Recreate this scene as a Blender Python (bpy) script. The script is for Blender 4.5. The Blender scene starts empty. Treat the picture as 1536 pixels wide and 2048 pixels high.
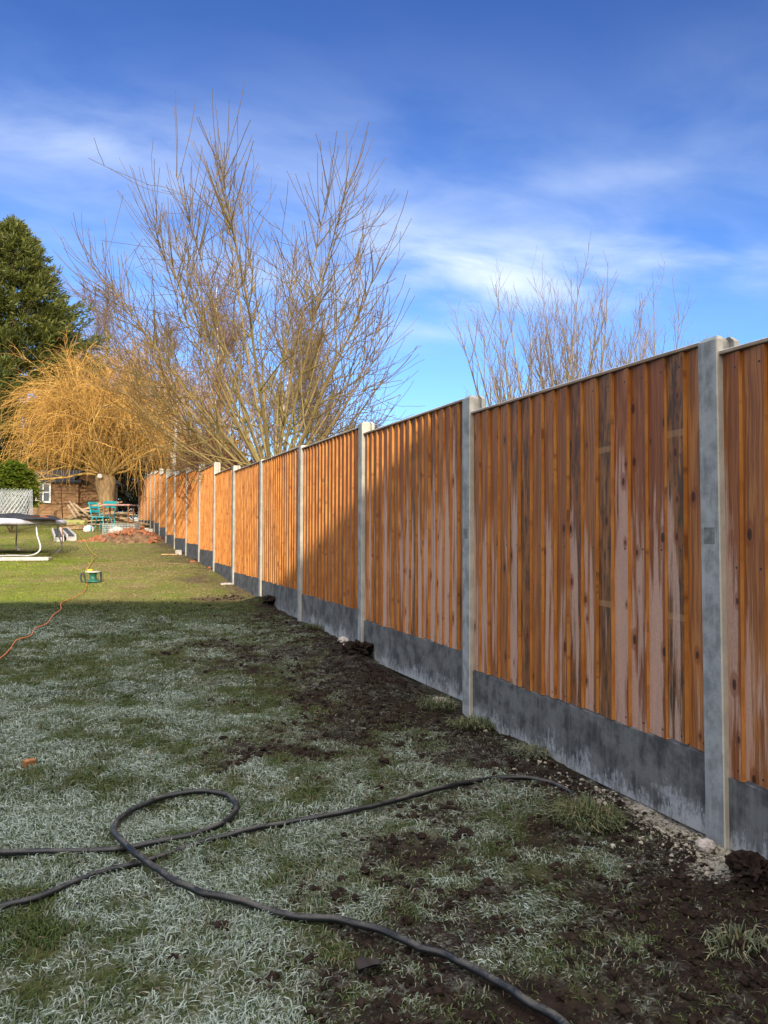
import bpy, math, random
import numpy as np
from mathutils import Vector, Matrix

rng = np.random.default_rng(7)
random.seed(7)
SC = bpy.context.scene
R = math.radians

# ------------------------------------------------------------------ camera
EYE = 1.12
YAW, PITCH, ROLL = 0.36842, 0.02477, -0.0033
FPX = 1572.6
cam_d = bpy.data.cameras.new('camera')
cam = bpy.data.objects.new('camera', cam_d)
SC.collection.objects.link(cam)
cam_d.sensor_fit = 'VERTICAL'
cam_d.sensor_height = 36
cam_d.lens = FPX / 2048 * 36
cam_d.clip_start = 0.05
cam_d.clip_end = 2000
cam.location = (0, 0, EYE)
_r = Vector((math.cos(YAW), -math.sin(YAW), 0))
_f = Vector((math.sin(YAW) * math.cos(PITCH), math.cos(YAW) * math.cos(PITCH), math.sin(PITCH)))
_u = _r.cross(_f)
_m = Matrix((_r, _u, -_f)).transposed() @ Matrix.Rotation(-ROLL, 3, 'Z')
cam.rotation_euler = _m.to_euler()
SC.camera = cam

# ------------------------------------------------------------------ light and sky
SUN_EL, SUN_AZ = 17.5, 8.2          # light travels towards +Y, 8.2 degrees over to +X
SUN_STRENGTH, SKY_STRENGTH, EXPOSURE = 3.3, 0.15, 0.55
SC.view_settings.view_transform = 'Standard'
SC.view_settings.look = 'None'
SC.view_settings.exposure = EXPOSURE
SC.view_settings.gamma = 1
SC.view_settings.use_curve_mapping = False
sun_d = bpy.data.lights.new('sun', 'SUN')
sun = bpy.data.objects.new('sun', sun_d)
SC.collection.objects.link(sun)
sun_d.energy = SUN_STRENGTH
sun_d.angle = R(0.53)
sun_d.color = (1.0, 0.86, 0.66)
_sd = Vector((math.sin(R(SUN_AZ)) * math.cos(R(SUN_EL)), math.cos(R(SUN_AZ)) * math.cos(R(SUN_EL)), -math.sin(R(SUN_EL))))
sun.rotation_euler = _sd.to_track_quat('-Z', 'Y').to_euler()
sun.location = (-20, -40, 30)


class NT:
    """small node-tree writer"""
    def __init__(s, tree):
        s.t = tree
        tree.nodes.clear()

    def n(s, typ, ins=None, **props):
        nd = s.t.nodes.new(typ)
        for k, v in props.items():
            setattr(nd, k, v)
        for k, v in (ins or {}).items():
            s.put(nd.inputs[k], v)
        return nd

    def put(s, sock, v):
        if hasattr(v, 'bl_idname') and hasattr(v, 'outputs'):
            v = v.outputs[0]
        if isinstance(v, bpy.types.NodeSocket):
            s.t.links.new(v, sock)
        elif isinstance(v, (tuple, list)) and len(v) == 3 and sock.type == 'RGBA':
            sock.default_value = (*v, 1)
        else:
            sock.default_value = v

    def m(s, op, a, b=0.0, c=0.0, clamp=False):
        nd = s.t.nodes.new('ShaderNodeMath')
        nd.operation = op
        nd.use_clamp = clamp
        for i, v in enumerate((a, b, c)):
            s.put(nd.inputs[i], v)
        return nd.outputs[0]

    def vm(s, op, a, b=(0, 0, 0), out=0):
        nd = s.t.nodes.new('ShaderNodeVectorMath')
        nd.operation = op
        s.put(nd.inputs[0], a)
        if op == 'SCALE':
            s.put(nd.inputs['Scale'], b)
        else:
            s.put(nd.inputs[1], b)
        return nd.outputs[out]

    def mix(s, fac, a, b, mode='MIX'):
        nd = s.t.nodes.new('ShaderNodeMix')
        nd.data_type = 'RGBA'
        nd.blend_type = mode
        nd.clamp_factor = True
        s.put(nd.inputs[0], fac)
        s.put(nd.inputs[6], a)
        s.put(nd.inputs[7], b)
        return nd.outputs[2]

    def noise(s, vec, scale, detail=4, rough=0.55, dist=0.0):
        return s.n('ShaderNodeTexNoise', {'Vector': vec, 'Scale': scale, 'Detail': detail, 'Roughness': rough, 'Distortion': dist}).outputs[0]

    def step(s, v, a, b):          # smooth 0..1 between a and b
        nd = s.t.nodes.new('ShaderNodeMapRange')
        nd.interpolation_type = 'SMOOTHSTEP'
        s.put(nd.inputs[0], v)
        nd.inputs[1].default_value = a
        nd.inputs[2].default_value = b
        return nd.outputs[0]

    def attr(s, name, out='Fac'):
        return s.n('ShaderNodeAttribute', attribute_name=name).outputs[out]

    def xyz(s, v):
        return s.n('ShaderNodeSeparateXYZ', {0: v}).outputs

    def cxyz(s, x, y, z):
        return s.n('ShaderNodeCombineXYZ', {0: x, 1: y, 2: z}).outputs[0]


world = bpy.data.worlds.new('World')
SC.world = world
world.use_nodes = True
w = NT(world.node_tree)
sky = w.n('ShaderNodeTexSky', sky_type='NISHITA', sun_disc=False, sun_elevation=R(SUN_EL), sun_rotation=R(180 + SUN_AZ),
          altitude=0, air_density=1.0, dust_density=0.4, ozone_density=2.0)
gen = w.n('ShaderNodeTexCoord').outputs['Generated']
gx, gy, gz_ = w.xyz(gen)
azm = w.m('DEGREES', w.m('ARCTAN2', gx, gy))
elv = w.m('DEGREES', w.m('ARCSINE', gz_))
tint = w.mix(1.0, sky.outputs[0], w.mix(w.step(elv, 8, 36), (0.54, 0.74, 1.14), (0.30, 0.42, 0.76)), 'MULTIPLY')
tint = w.n('ShaderNodeHueSaturation', {'Saturation': 1.02, 'Color': tint}).outputs[0]
# thin high cloud: noise on a plane overhead, gathered in a few banks of the sky
den = w.m('ADD', w.m('MAXIMUM', gz_, 0.0), 0.12)
cp = w.cxyz(w.m('DIVIDE', gx, den), w.m('DIVIDE', gy, den), 0.0)
cp = w.n('ShaderNodeMapping', {'Vector': cp, 'Rotation': (0, 0, R(18)), 'Scale': (0.9, 1.45, 1)}).outputs[0]
fine = w.noise(cp, 2.6, 7, 0.55, 0.35)
broad = w.noise(cp, 0.8, 4, 0.5, 0.3)


def bank(a0, e0, sa, se, amp, tilt=0.0):
    da = w.m('SUBTRACT', azm, a0)
    de = w.m('SUBTRACT', w.m('SUBTRACT', elv, e0), w.m('MULTIPLY', da, tilt))
    q = w.m('ADD', w.m('POWER', w.m('ABSOLUTE', w.m('DIVIDE', da, sa)), 2.0), w.m('POWER', w.m('ABSOLUTE', w.m('DIVIDE', de, se)), 2.0))
    return w.m('MULTIPLY', w.m('EXPONENT', w.m('MULTIPLY', q, -1.0)), amp)


banks = None
for b_ in ((30, 18.4, 12, 2.6, 1.5, -0.03), (36, 23.5, 8, 1.0, 0.22, 0.04), (-2, 25.2, 9, 2.6, 0.75, 0.0), (44, 17.0, 7, 1.8, 0.5, 0),
           (23, 14.0, 5, 1.0, 0.5, 0.05), (10, 19, 14, 5, 0.45, 0), (22, 24, 20, 6, 0.36, -0.1), (46, 25, 9, 6, 0.22, 0.0), (-30, 22, 20, 5, 0.6, 0), (75, 20, 18, 4, 0.6, 0)):
    q_ = bank(*b_)
    banks = q_ if banks is None else w.m('ADD', banks, q_)
cl = w.m('MULTIPLY', banks, w.step(w.m('ADD', w.m('MULTIPLY', fine, 0.65), w.m('MULTIPLY', broad, 0.45)), 0.34, 0.78))
cl = w.m('MULTIPLY', cl, 0.80, clamp=True)
skyc = w.mix(cl, tint, w.vm('SCALE', (0.80, 0.93, 1.16), 5.0))
# added bright cloud, unseen behind the viewer and overhead, to lift the shade
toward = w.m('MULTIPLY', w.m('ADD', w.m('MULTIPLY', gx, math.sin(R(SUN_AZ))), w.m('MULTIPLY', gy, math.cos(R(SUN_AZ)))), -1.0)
fill_cloud = w.m('ADD', w.step(toward, -0.25, 0.45), w.step(elv, 48, 70), clamp=True)
fill_cloud = w.m('MULTIPLY', fill_cloud, w.m('ADD', .55, w.m('MULTIPLY', broad, .6)), clamp=True)
skyc = w.mix(fill_cloud, skyc, w.vm('SCALE', (1.0, 0.965, 0.915), 15.5))
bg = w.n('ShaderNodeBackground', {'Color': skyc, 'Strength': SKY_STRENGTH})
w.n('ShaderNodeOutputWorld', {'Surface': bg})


# ------------------------------------------------------------------ helpers
def vnoise(x, y, seed=0):
    x = np.asarray(x, float); y = np.asarray(y, float)
    xi = np.floor(x).astype(np.int64); yi = np.floor(y).astype(np.int64)
    fx = x - xi; fy = y - yi
    fx = fx * fx * (3 - 2 * fx); fy = fy * fy * (3 - 2 * fy)

    def h(a, b):
        n = (a * 374761393 + b * 668265263 + seed * 974711) & 0xFFFFFFFF
        n = ((n ^ (n >> 13)) * 1274126177) & 0xFFFFFFFF
        return ((n ^ (n >> 16)) & 0xFFFF) / 65535.0
    a = h(xi, yi) * (1 - fx) + h(xi + 1, yi) * fx
    b = h(xi, yi + 1) * (1 - fx) + h(xi + 1, yi + 1) * fx
    return a * (1 - fy) + b * fy


def fbm(x, y, seed=0, oct=4, gain=0.5):
    s = 0; a = 1; t = 0
    for o in range(oct):
        s = s + a * vnoise(x * 2 ** o, y * 2 ** o, seed + o * 17); t += a; a *= gain
    return s / t


def sstep(v, a, b):
    t = np.clip((v - a) / (b - a), 0, 1)
    return t * t * (3 - 2 * t)


FX = 2.109                                   # the garden face of the fence posts
PY = [-50, 2, 4.2, 6.0, 7.9, 9.8, 11.7, 13.6, 15.4, 17.4, 19.6, 21.7, 23.5, 27, 30, 33, 40, 60, 400]
PZ = [0, .01, .05, .14, .185, .275, .335, .42, .52, .575, .69, .80, .93, 1.25, 1.40, 1.5, 1.6, 1.7, 1.7]


def soil_mask(x, y):
    """bare dug soil along the fence: 1 soil, 0 turf"""
    wid = np.interp(y, [0, 1.6, 2.3, 3.2, 4.3, 6, 8, 9.5, 14, 22, 30], [1.40, 1.28, 1.10, 0.98, 1.10, 1.02, .62, .42, .30, .35, .35])
    n = fbm(x * 1.3, y * 1.3, 3, 4)
    n2 = fbm(x * 6, y * 6, 9, 3)
    d = FX - x
    n3 = fbm(x * 16, y * 16, 11, 2)
    m = sstep(wid - d + (n - .5) * 1.7 + (n2 - .5) * 1.1 + (n3 - .5) * .9, -.50, .55)
    return np.where(x > FX, .8, m)


def edge_y(x):                               # where the house's shade ends on the lawn
    return 9.7 + (FX - x) * .165


_mounds = [(2.05, 6.02, .07, .14), (1.92, 5.75, .05, .18), (2.0, 9.35, .06, .16), (1.98, 9.2, .05, .2), (2.03, 1.95, .05, .15), (1.75, 2.75, .04, .2),
           (1.85, 3.5, .03, .2), (1.9, 7.2, .05, .2), (1.8, 4.9, .03, .25), (2.0, 2.25, .04, .13)]


def gz(x, y, detail=True):
    x = np.asarray(x, float); y = np.asarray(y, float)
    yy = y
    z = (np.interp(yy - .5, PY, PZ) + np.interp(yy, PY, PZ) * 2 + np.interp(yy + .5, PY, PZ)) / 4
    z = z + (fbm(x * .45, y * .45, 40, 2) - .5) * .05
    if detail:
        s = soil_mask(x, y)
        z = z + (fbm(x * 3.5, y * 3.5, 50, 3) - .5) * .035
        cl_ = fbm(x * 9, y * 9, 60, 4, .6)
        z = z + s * (np.abs(cl_ - .5) * -.06 + .008) + s * (fbm(x * 30, y * 30, 66, 2) - .5) * .018
        for mx, my, mh, mr in _mounds:
            z = z + mh * np.exp(-((x - mx) ** 2 + (y - my) ** 2) / mr ** 2)
    return z


CR, CU, CF = np.array(_r), np.array(_u), np.array(_f)


def ray(px, py):
    X, Y = px - 768.0, py - 1024.0
    c, s = math.cos(ROLL), math.sin(ROLL)
    return CF + CR * ((c * X + s * Y) / FPX) - CU * ((-s * X + c * Y) / FPX)


def P3(px, py, depth):
    """the world point seen at a photo pixel, at that depth"""
    return np.array([0, 0, EYE]) + ray(px, py) * depth


def gp(px, py, lift=0.0):
    """the ground point seen at a photo pixel"""
    d = ray(px, py)
    t = np.arange(.8, 60, .01)
    p = np.array([0, 0, EYE]) + d[None] * t[:, None]
    k = np.argmax(p[:, 2] < gz(p[:, 0], p[:, 1], False))
    q = p[k]
    return np.array([q[0], q[1], float(gz(q[0], q[1])) + lift])


def gpt(x, y, lift=0.0):
    return np.array([x, y, float(gz(x, y)) + lift])


def tag(o, label=None, cat=None, group=None, kind=None):
    if label: o['label'] = label
    if cat: o['category'] = cat
    if group: o['group'] = group
    if kind: o['kind'] = kind
    return o


def thing(name, loc, label, cat, group=None):
    o = bpy.data.objects.new(name, None)
    o.empty_display_size = .1
    SC.collection.objects.link(o)
    o.location = [float(c) for c in loc]
    return tag(o, label, cat, group)


def wloc(o):
    p = np.zeros(3)
    while o is not None:
        p += np.array(o.location)
        o = o.parent
    return p


def link_mesh(name, v, faces, mat, parent=None, smooth=False, attrs=None, origin=None):
    """faces: list of index arrays, each (n, k). World coordinates in, one mesh object out."""
    v = np.asarray(v, float).reshape(-1, 3)
    off = np.zeros(3)
    if parent is not None:
        off = wloc(parent)
    elif origin is not None:
        off = np.asarray(origin, float)
    v = v - off
    if not isinstance(faces, (list, tuple)):
        faces = [faces]
    faces = [np.asarray(f, np.int64) for f in faces if len(f)]
    me = bpy.data.meshes.new(name)
    me.vertices.add(len(v))
    me.vertices.foreach_set('co', v.ravel())
    idx = np.concatenate([f.ravel() for f in faces])
    tot = np.concatenate([np.full(len(f), f.shape[1]) for f in faces])
    start = np.concatenate([[0], np.cumsum(tot)[:-1]])
    me.loops.add(len(idx))
    me.loops.foreach_set('vertex_index', idx)
    me.polygons.add(len(tot))
    me.polygons.foreach_set('loop_start', start)
    me.polygons.foreach_set('loop_total', tot)
    me.polygons.foreach_set('use_smooth', np.full(len(tot), smooth))
    me.update(calc_edges=True)
    for k, a in (attrs or {}).items():
        a = np.asarray(a, float)
        if a.ndim == 1:
            me.attributes.new(k, 'FLOAT', 'POINT').data.foreach_set('value', a)
        else:
            c = np.ones((len(v), 4)); c[:, :3] = a
            me.attributes.new(k, 'FLOAT_COLOR', 'POINT').data.foreach_set('color', c.ravel())
    me.materials.append(mat)
    o = bpy.data.objects.new(name, me)
    SC.collection.objects.link(o)
    if parent is not None:
        o.parent = parent
    elif origin is not None:
        o.location = off
    return o


def unit(a):
    return a / np.maximum(np.linalg.norm(a, axis=-1, keepdims=True), 1e-9)


def tube_data(paths, radii, sides=3):
    """paths (N,K,3), radii (N,K) -> verts, quads"""
    paths = np.asarray(paths, float); radii = np.asarray(radii, float)
    N, K, _ = paths.shape
    t = unit(np.gradient(paths, axis=1))
    ch = unit(paths[:, -1] - paths[:, 0] + 1e-6)
    ref = np.cross(ch, np.array([.31, .52, .79]))
    ref = unit(np.where(np.linalg.norm(ref, axis=-1, keepdims=True) < .1, np.array([[1., 0, 0]]), ref))[:, None]
    n1 = unit(ref - (ref * t).sum(-1, keepdims=True) * t)
    n2 = np.cross(t, n1)
    a = np.arange(sides) * 2 * np.pi / sides
    v = paths[:, :, None] + radii[:, :, None, None] * (n1[:, :, None] * np.cos(a)[None, None, :, None] + n2[:, :, None] * np.sin(a)[None, None, :, None])
    i = np.arange(N)[:, None, None] * K * sides; k = np.arange(K - 1)[None, :, None] * sides
    s = np.arange(sides)[None, None]; s2 = (s + 1) % sides
    f = np.stack([i + k + s, i + k + s2, i + k + sides + s2, i + k + sides + s], -1).reshape(-1, 4)
    return v.reshape(-1, 3), f


class MB:
    """gathers shapes into one mesh"""
    def __init__(s):
        s.v = []; s.f = []; s.nv = 0

    def add(s, v, *faces):
        v = np.asarray(v, float).reshape(-1, 3)
        for f in faces:
            s.f.append(np.asarray(f) + s.nv)
        s.v.append(v); s.nv += len(v)

    def box(s, c, size, rot=None, bev=0.0):
        hx, hy, hz = [q / 2 for q in size]
        b = min(bev, hx * .8, hy * .8, hz * .8)
        if b <= 0:
            v = np.array([[sx * hx, sy * hy, sz * hz] for sz in (-1, 1) for sy in (-1, 1) for sx in (-1, 1)])
            f = [[0, 2, 3, 1], [4, 5, 7, 6], [0, 1, 5, 4], [2, 6, 7, 3], [0, 4, 6, 2], [1, 3, 7, 5]]
            fs = [np.array(f)]
        else:
            ring = [(-hx + b, -hy), (hx - b, -hy), (hx, -hy + b), (hx, hy - b), (hx - b, hy), (-hx + b, hy), (-hx, hy - b), (-hx, -hy + b)]
            inn = [(np.sign(x) * (abs(x) - b) if abs(x) == hx else x, np.sign(y) * (abs(y) - b) if abs(y) == hy else y) for x, y in ring]
            v = [(x, y, -hz) for x, y in inn] + [(x, y, -hz + b) for x, y in ring] + [(x, y, hz - b) for x, y in ring] + [(x, y, hz) for x, y in inn]
            v = np.array(v)
            q = []
            for L in range(3):
                for k in range(8):
                    q.append([L * 8 + k, L * 8 + (k + 1) % 8, L * 8 + 8 + (k + 1) % 8, L * 8 + 8 + k])
            fs = [np.array(q), np.array([[7, 6, 5, 4, 3, 2, 1, 0], [24, 25, 26, 27, 28, 29, 30, 31]])]
        if rot is not None:
            v = v @ np.array(rot).T
        s.add(v + np.asarray(c, float), *fs)
        return s

    def tube(s, pts, r, sides=8, caps=True):
        pts = np.asarray(pts, float); K = len(pts)
        rr = np.broadcast_to(np.asarray(r, float), (K,))
        v, f = tube_data(pts[None], rr[None], sides)
        fs = [f]
        if caps:
            fs.append(np.array([list(range(sides))[::-1], [(K - 1) * sides + k for k in range(sides)]]))
        s.add(v, *fs)
        return s

    def lathe(s, c, prof, sides=20, axis='z'):
        a = np.arange(sides) * 2 * np.pi / sides
        v = np.array([[[r * math.cos(q), r * math.sin(q), z] for q in a] for r, z in prof]).reshape(-1, 3)
        if axis == 'x':
            v = v[:, [2, 0, 1]]
        if axis == 'y':
            v = v[:, [0, 2, 1]]
        f = [[k * sides + i, k * sides + (i + 1) % sides, (k + 1) * sides + (i + 1) % sides, (k + 1) * sides + i] for k in range(len(prof) - 1) for i in range(sides)]
        s.add(v + np.asarray(c, float), np.array(f))
        return s

    def build(s, name, mat, parent=None, smooth=False, origin=None, attrs=None):
        groups = {}
        for f in s.f:
            groups.setdefault(f.shape[1], []).append(f)
        return link_mesh(name, np.concatenate(s.v), [np.concatenate(g) for g in groups.values()], mat, parent, smooth, attrs, origin)


def rotz(a):
    c, s = math.cos(a), math.sin(a)
    return np.array([[c, -s, 0], [s, c, 0], [0, 0, 1.]])


def rotx(a):
    c, s = math.cos(a), math.sin(a)
    return np.array([[1, 0, 0], [0, c, -s], [0, s, c.real]])


def roty(a):
    c, s = math.cos(a), math.sin(a)
    return np.array([[c, 0, s], [0, 1, 0], [-s, 0, c]])


def spline(pts, n):
    """Catmull-Rom through pts, resampled to n points"""
    p = np.asarray(pts, float)
    p = np.concatenate([[2 * p[0] - p[1]], p, [2 * p[-1] - p[-2]]])
    out = []
    for i in range(1, len(p) - 2):
        t = np.linspace(0, 1, 24, endpoint=False)[:, None]
        a, b, c, d = p[i - 1], p[i], p[i + 1], p[i + 2]
        out.append(.5 * ((2 * b) + (c - a) * t + (2 * a - 5 * b + 4 * c - d) * t ** 2 + (3 * b - a - 3 * c + d) * t ** 3))
    out = np.concatenate(out + [p[-2][None]])
    L = np.concatenate([[0], np.cumsum(np.linalg.norm(np.diff(out, axis=0), axis=1))])
    q = np.linspace(0, L[-1], n)
    return np.stack([np.interp(q, L, out[:, k]) for k in range(3)], 1)


def ico(sub=1):
    t = (1 + 5 ** .5) / 2
    v = np.array([(-1, t, 0), (1, t, 0), (-1, -t, 0), (1, -t, 0), (0, -1, t), (0, 1, t), (0, -1, -t), (0, 1, -t), (t, 0, -1), (t, 0, 1), (-t, 0, -1), (-t, 0, 1)], float)
    f = [(0, 11, 5), (0, 5, 1), (0, 1, 7), (0, 7, 10), (0, 10, 11), (1, 5, 9), (5, 11, 4), (11, 10, 2), (10, 7, 6), (7, 1, 8), (3, 9, 4), (3, 4, 2), (3, 2, 6), (3, 6, 8), (3, 8, 9), (4, 9, 5), (2, 4, 11), (6, 2, 10), (8, 6, 7), (9, 8, 1)]
    v = list(map(tuple, unit(v)))
    for _ in range(sub):
        nf = []; cache = {}

        def mid(a, b):
            k = (min(a, b), max(a, b))
            if k not in cache:
                q = np.array(v[a]) + np.array(v[b]); v.append(tuple(q / np.linalg.norm(q))); cache[k] = len(v) - 1
            return cache[k]
        for a, b, c in f:
            ab, bc, ca = mid(a, b), mid(b, c), mid(c, a)
            nf += [(a, ab, ca), (b, bc, ab), (c, ca, bc), (ab, bc, ca)]
        f = nf
    return np.array(v), np.array(f)


# ------------------------------------------------------------------ materials
def mat(name):
    m = bpy.data.materials.new(name)
    m.use_nodes = True
    return m, NT(m.node_tree)


def finish(t, color, rough=.8, bump=None, bstr=.3, bdist=.01, spec=.3, metal=0.0):
    ins = {'Base Color': color, 'Roughness': rough, 'Specular IOR Level': spec, 'Metallic': metal}
    if bump is not None:
        ins['Normal'] = t.n('ShaderNodeBump', {'Height': bump, 'Strength': bstr, 'Distance': bdist}).outputs[0]
    p = t.n('ShaderNodeBsdfPrincipled', ins)
    t.n('ShaderNodeOutputMaterial', {'Surface': p})


def simple(name, col, rough=.7, var=.35, scale=12, spec=.3, metal=0.0, stretch=(1, 1, 1), bstr=.2):
    m, t = mat(name)
    oc = t.n('ShaderNodeTexCoord').outputs['Object']
    v = t.n('ShaderNodeMapping', {'Vector': oc, 'Scale': stretch}).outputs[0]
    n = t.noise(v, scale, 5, .6)
    c = t.mix(t.step(n, .3, .7), tuple(c * (1 - var) for c in col), tuple(min(1, c * (1 + var)) for c in col))
    finish(t, c, rough, n, bstr, .005, spec, metal)
    return m


def vcol(name, rough=.7, spec=.25, transl=0.0, sat=None):
    m, t = mat(name)
    c = t.attr('col', 'Color')
    p = t.n('ShaderNodeBsdfPrincipled', {'Base Color': c, 'Roughness': rough, 'Specular IOR Level': spec})
    if transl:
        tr = t.n('ShaderNodeBsdfTranslucent', {'Color': c})
        p = t.n('ShaderNodeMixShader', {0: transl, 1: p, 2: tr})
    t.n('ShaderNodeOutputMaterial', {'Surface': p})
    return m


def make_board_mat():
    m, t = mat('feather_edge_board')
    x, y, z = t.xyz(t.n('ShaderNodeTexCoord').outputs['Object'])
    u, br, fr, zt = t.attr('bu'), t.attr('br'), t.attr('fr'), t.attr('zt')
    off = t.m('MULTIPLY', br, 97.0)
    uu = t.m('ADD', t.m('MULTIPLY', u, .11), off)
    br2 = t.m('FRACT', t.m('MULTIPLY', br, 7.31))
    br3 = t.m('FRACT', t.m('MULTIPLY', br, 13.77))
    up0 = t.m('SUBTRACT', zt, z)
    # grain runs up the board and swerves a little
    wob = t.noise(t.cxyz(off, t.m('MULTIPLY', z, 2.2), 0.0), 1.0, 3)
    ug = t.m('ADD', uu, t.m('MULTIPLY', wob, .05))
    grain = t.noise(t.cxyz(t.m('MULTIPLY', ug, 130.0), t.m('MULTIPLY', z, 2.6), off), 1.0, 6, .6, .25)
    patch = t.noise(t.cxyz(t.m('MULTIPLY', uu, 14.0), t.m('MULTIPLY', z, 2.2), off), 1.0, 4, .6)
    c = t.mix(t.step(br, 0, 1), (.235, .080, .025), (.33, .135, .043))
    c = t.mix(t.m('MULTIPLY', t.step(br2, .70, .97), .6), c, (.21, .115, .045))
    c = t.mix(t.m('MULTIPLY', t.step(br3, .70, .95), .6), c, (.22, .060, .022))
    c = t.mix(t.m('MULTIPLY', t.step(grain, .38, .60), .75), c, (.115, .036, .012))
    c = t.mix(t.m('MULTIPLY', t.step(patch, .50, .72), .5), c, (.44, .185, .052))
    # dark weather stains on some boards
    st = t.m('MULTIPLY', t.step(br2, .52, .85), t.step(t.noise(t.cxyz(t.m('MULTIPLY', uu, 30.0), t.m('MULTIPLY', z, 5.0), off), 1.0, 7, .75), .44, .60))
    c = t.mix(t.m('MULTIPLY', st, .85), c, (.030, .022, .016))
    # pale bars where stacking sticks kept the weather off
    bar = t.m('ADD', t.m('LESS_THAN', t.m('ABSOLUTE', t.m('SUBTRACT', up0, t.m('ADD', .30, t.m('MULTIPLY', br, .05)))), .013), t.m('LESS_THAN', t.m('ABSOLUTE', t.m('SUBTRACT', up0, t.m('ADD', 1.0, t.m('MULTIPLY', br3, .05)))), .013))
    c = t.mix(t.m('MULTIPLY', t.m('MULTIPLY', bar, t.step(br2, .86, .93)), .45), c, (.36, .21, .10))
    # frost: a pale pinkish film with ragged, pointed upper ends, none along the board's tucked-in margin
    ft = t.noise(t.cxyz(t.m('MULTIPLY', uu, 26.0), t.m('MULTIPLY', z, 1.5), t.m('ADD', off, 3.0)), 1.0, 5, .62, .2)
    fg = t.noise(t.cxyz(t.m('MULTIPLY', uu, 260.0), t.m('MULTIPLY', z, 90.0), off), 1.0, 3)
    up = t.m('SUBTRACT', zt, z)                              # distance below the panel's top
    hb = t.m('MULTIPLY', t.step(up, -.05, 1.1), .26)
    lev = t.m('ADD', t.m('ADD', ft, hb), t.m('MULTIPLY', t.m('SUBTRACT', br3, .5), .30))
    mid = t.step(t.m('ABSOLUTE', t.m('SUBTRACT', u, .52)), .62, .28)
    f = t.m('MULTIPLY', t.step(t.m('MULTIPLY_ADD', mid, .16, lev), .865, .99), fr)
    f = t.m('MULTIPLY', f, t.m('ADD', .62, t.m('MULTIPLY', t.step(fg, .3, .7), .28)))
    f = t.m('MULTIPLY', f, t.step(u, -.02, .02))
    c = t.mix(f, c, (.50, .345, .28))
    # knots, with a darker ring and a resin halo
    vo = t.n('ShaderNodeTexVoronoi', {'Vector': t.cxyz(t.m('MULTIPLY', uu, 10.0), t.m('MULTIPLY', z, 5.2), 0.0), 'Scale': 1.0, 'Randomness': 1.0}, feature='F1', voronoi_dimensions='2D')
    kd = t.m('ADD', vo.outputs['Distance'], t.m('MULTIPLY', t.m('SUBTRACT', grain, .5), .06))
    kr = t.n('ShaderNodeSeparateColor', {0: vo.outputs['Color']}).outputs
    rad = t.m('MULTIPLY', t.step(kr[0], .30, 1.1), .15)
    kn = t.step(t.m('SUBTRACT', kd, t.m('MULTIPLY', rad, .8)), .018, -.03)
    ko = t.m('MULTIPLY', t.step(t.m('SUBTRACT', kd, t.m('MULTIPLY', rad, 1.7)), .05, -.03), .55)
    c = t.mix(t.m('MULTIPLY', ko, t.step(kr[0], .62, .66)), c, (.16, .045, .014))
    c = t.mix(t.m('MULTIPLY', t.m('MULTIPLY', kn, .88), t.step(kr[0], .62, .66)), c, (.030, .012, .007))
    # nail heads near the three rails
    nz = t.m('PINGPONG', t.m('SUBTRACT', up, .07), .35)
    nail = t.m('ADD', t.m('POWER', t.m('MULTIPLY', t.m('SUBTRACT', u, .2), .1), 2.0), t.m('POWER', nz, 2.0))
    c = t.mix(t.m('MULTIPLY', t.m('LESS_THAN', nail, 2.0e-5), t.m('GREATER_THAN', u, 0.0)), c, (.02, .018, .016))
    # sawn thick edge: clean orange timber
    e = t.m('LESS_THAN', u, -.5)
    ec = t.mix(t.step(t.noise(t.cxyz(off, t.m('MULTIPLY', z, 5.0), 0.0), 1.0, 4), .35, .65), (.40, .145, .030), (.56, .245, .060))
    ec = t.mix(t.m('MULTIPLY', t.step(t.noise(t.cxyz(off, t.m('MULTIPLY', z, 9.0), 5.0), 1.0, 3), .6, .7), .7), ec, (.16, .05, .015))
    c = t.mix(e, c, ec)
    rough = t.m('ADD', .52, t.m('MULTIPLY', f, .3))
    saw = t.noise(t.cxyz(t.m('MULTIPLY', uu, 20.0), t.m('MULTIPLY', z, 160.0), off), 1.0, 3, .6)
    finish(t, c, rough, t.m('ADD', t.m('MULTIPLY', saw, .35), t.m('ADD', t.m('MULTIPLY', grain, .6), t.m('MULTIPLY', kn, .5))), .5, .004, .3)
    return m


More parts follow.
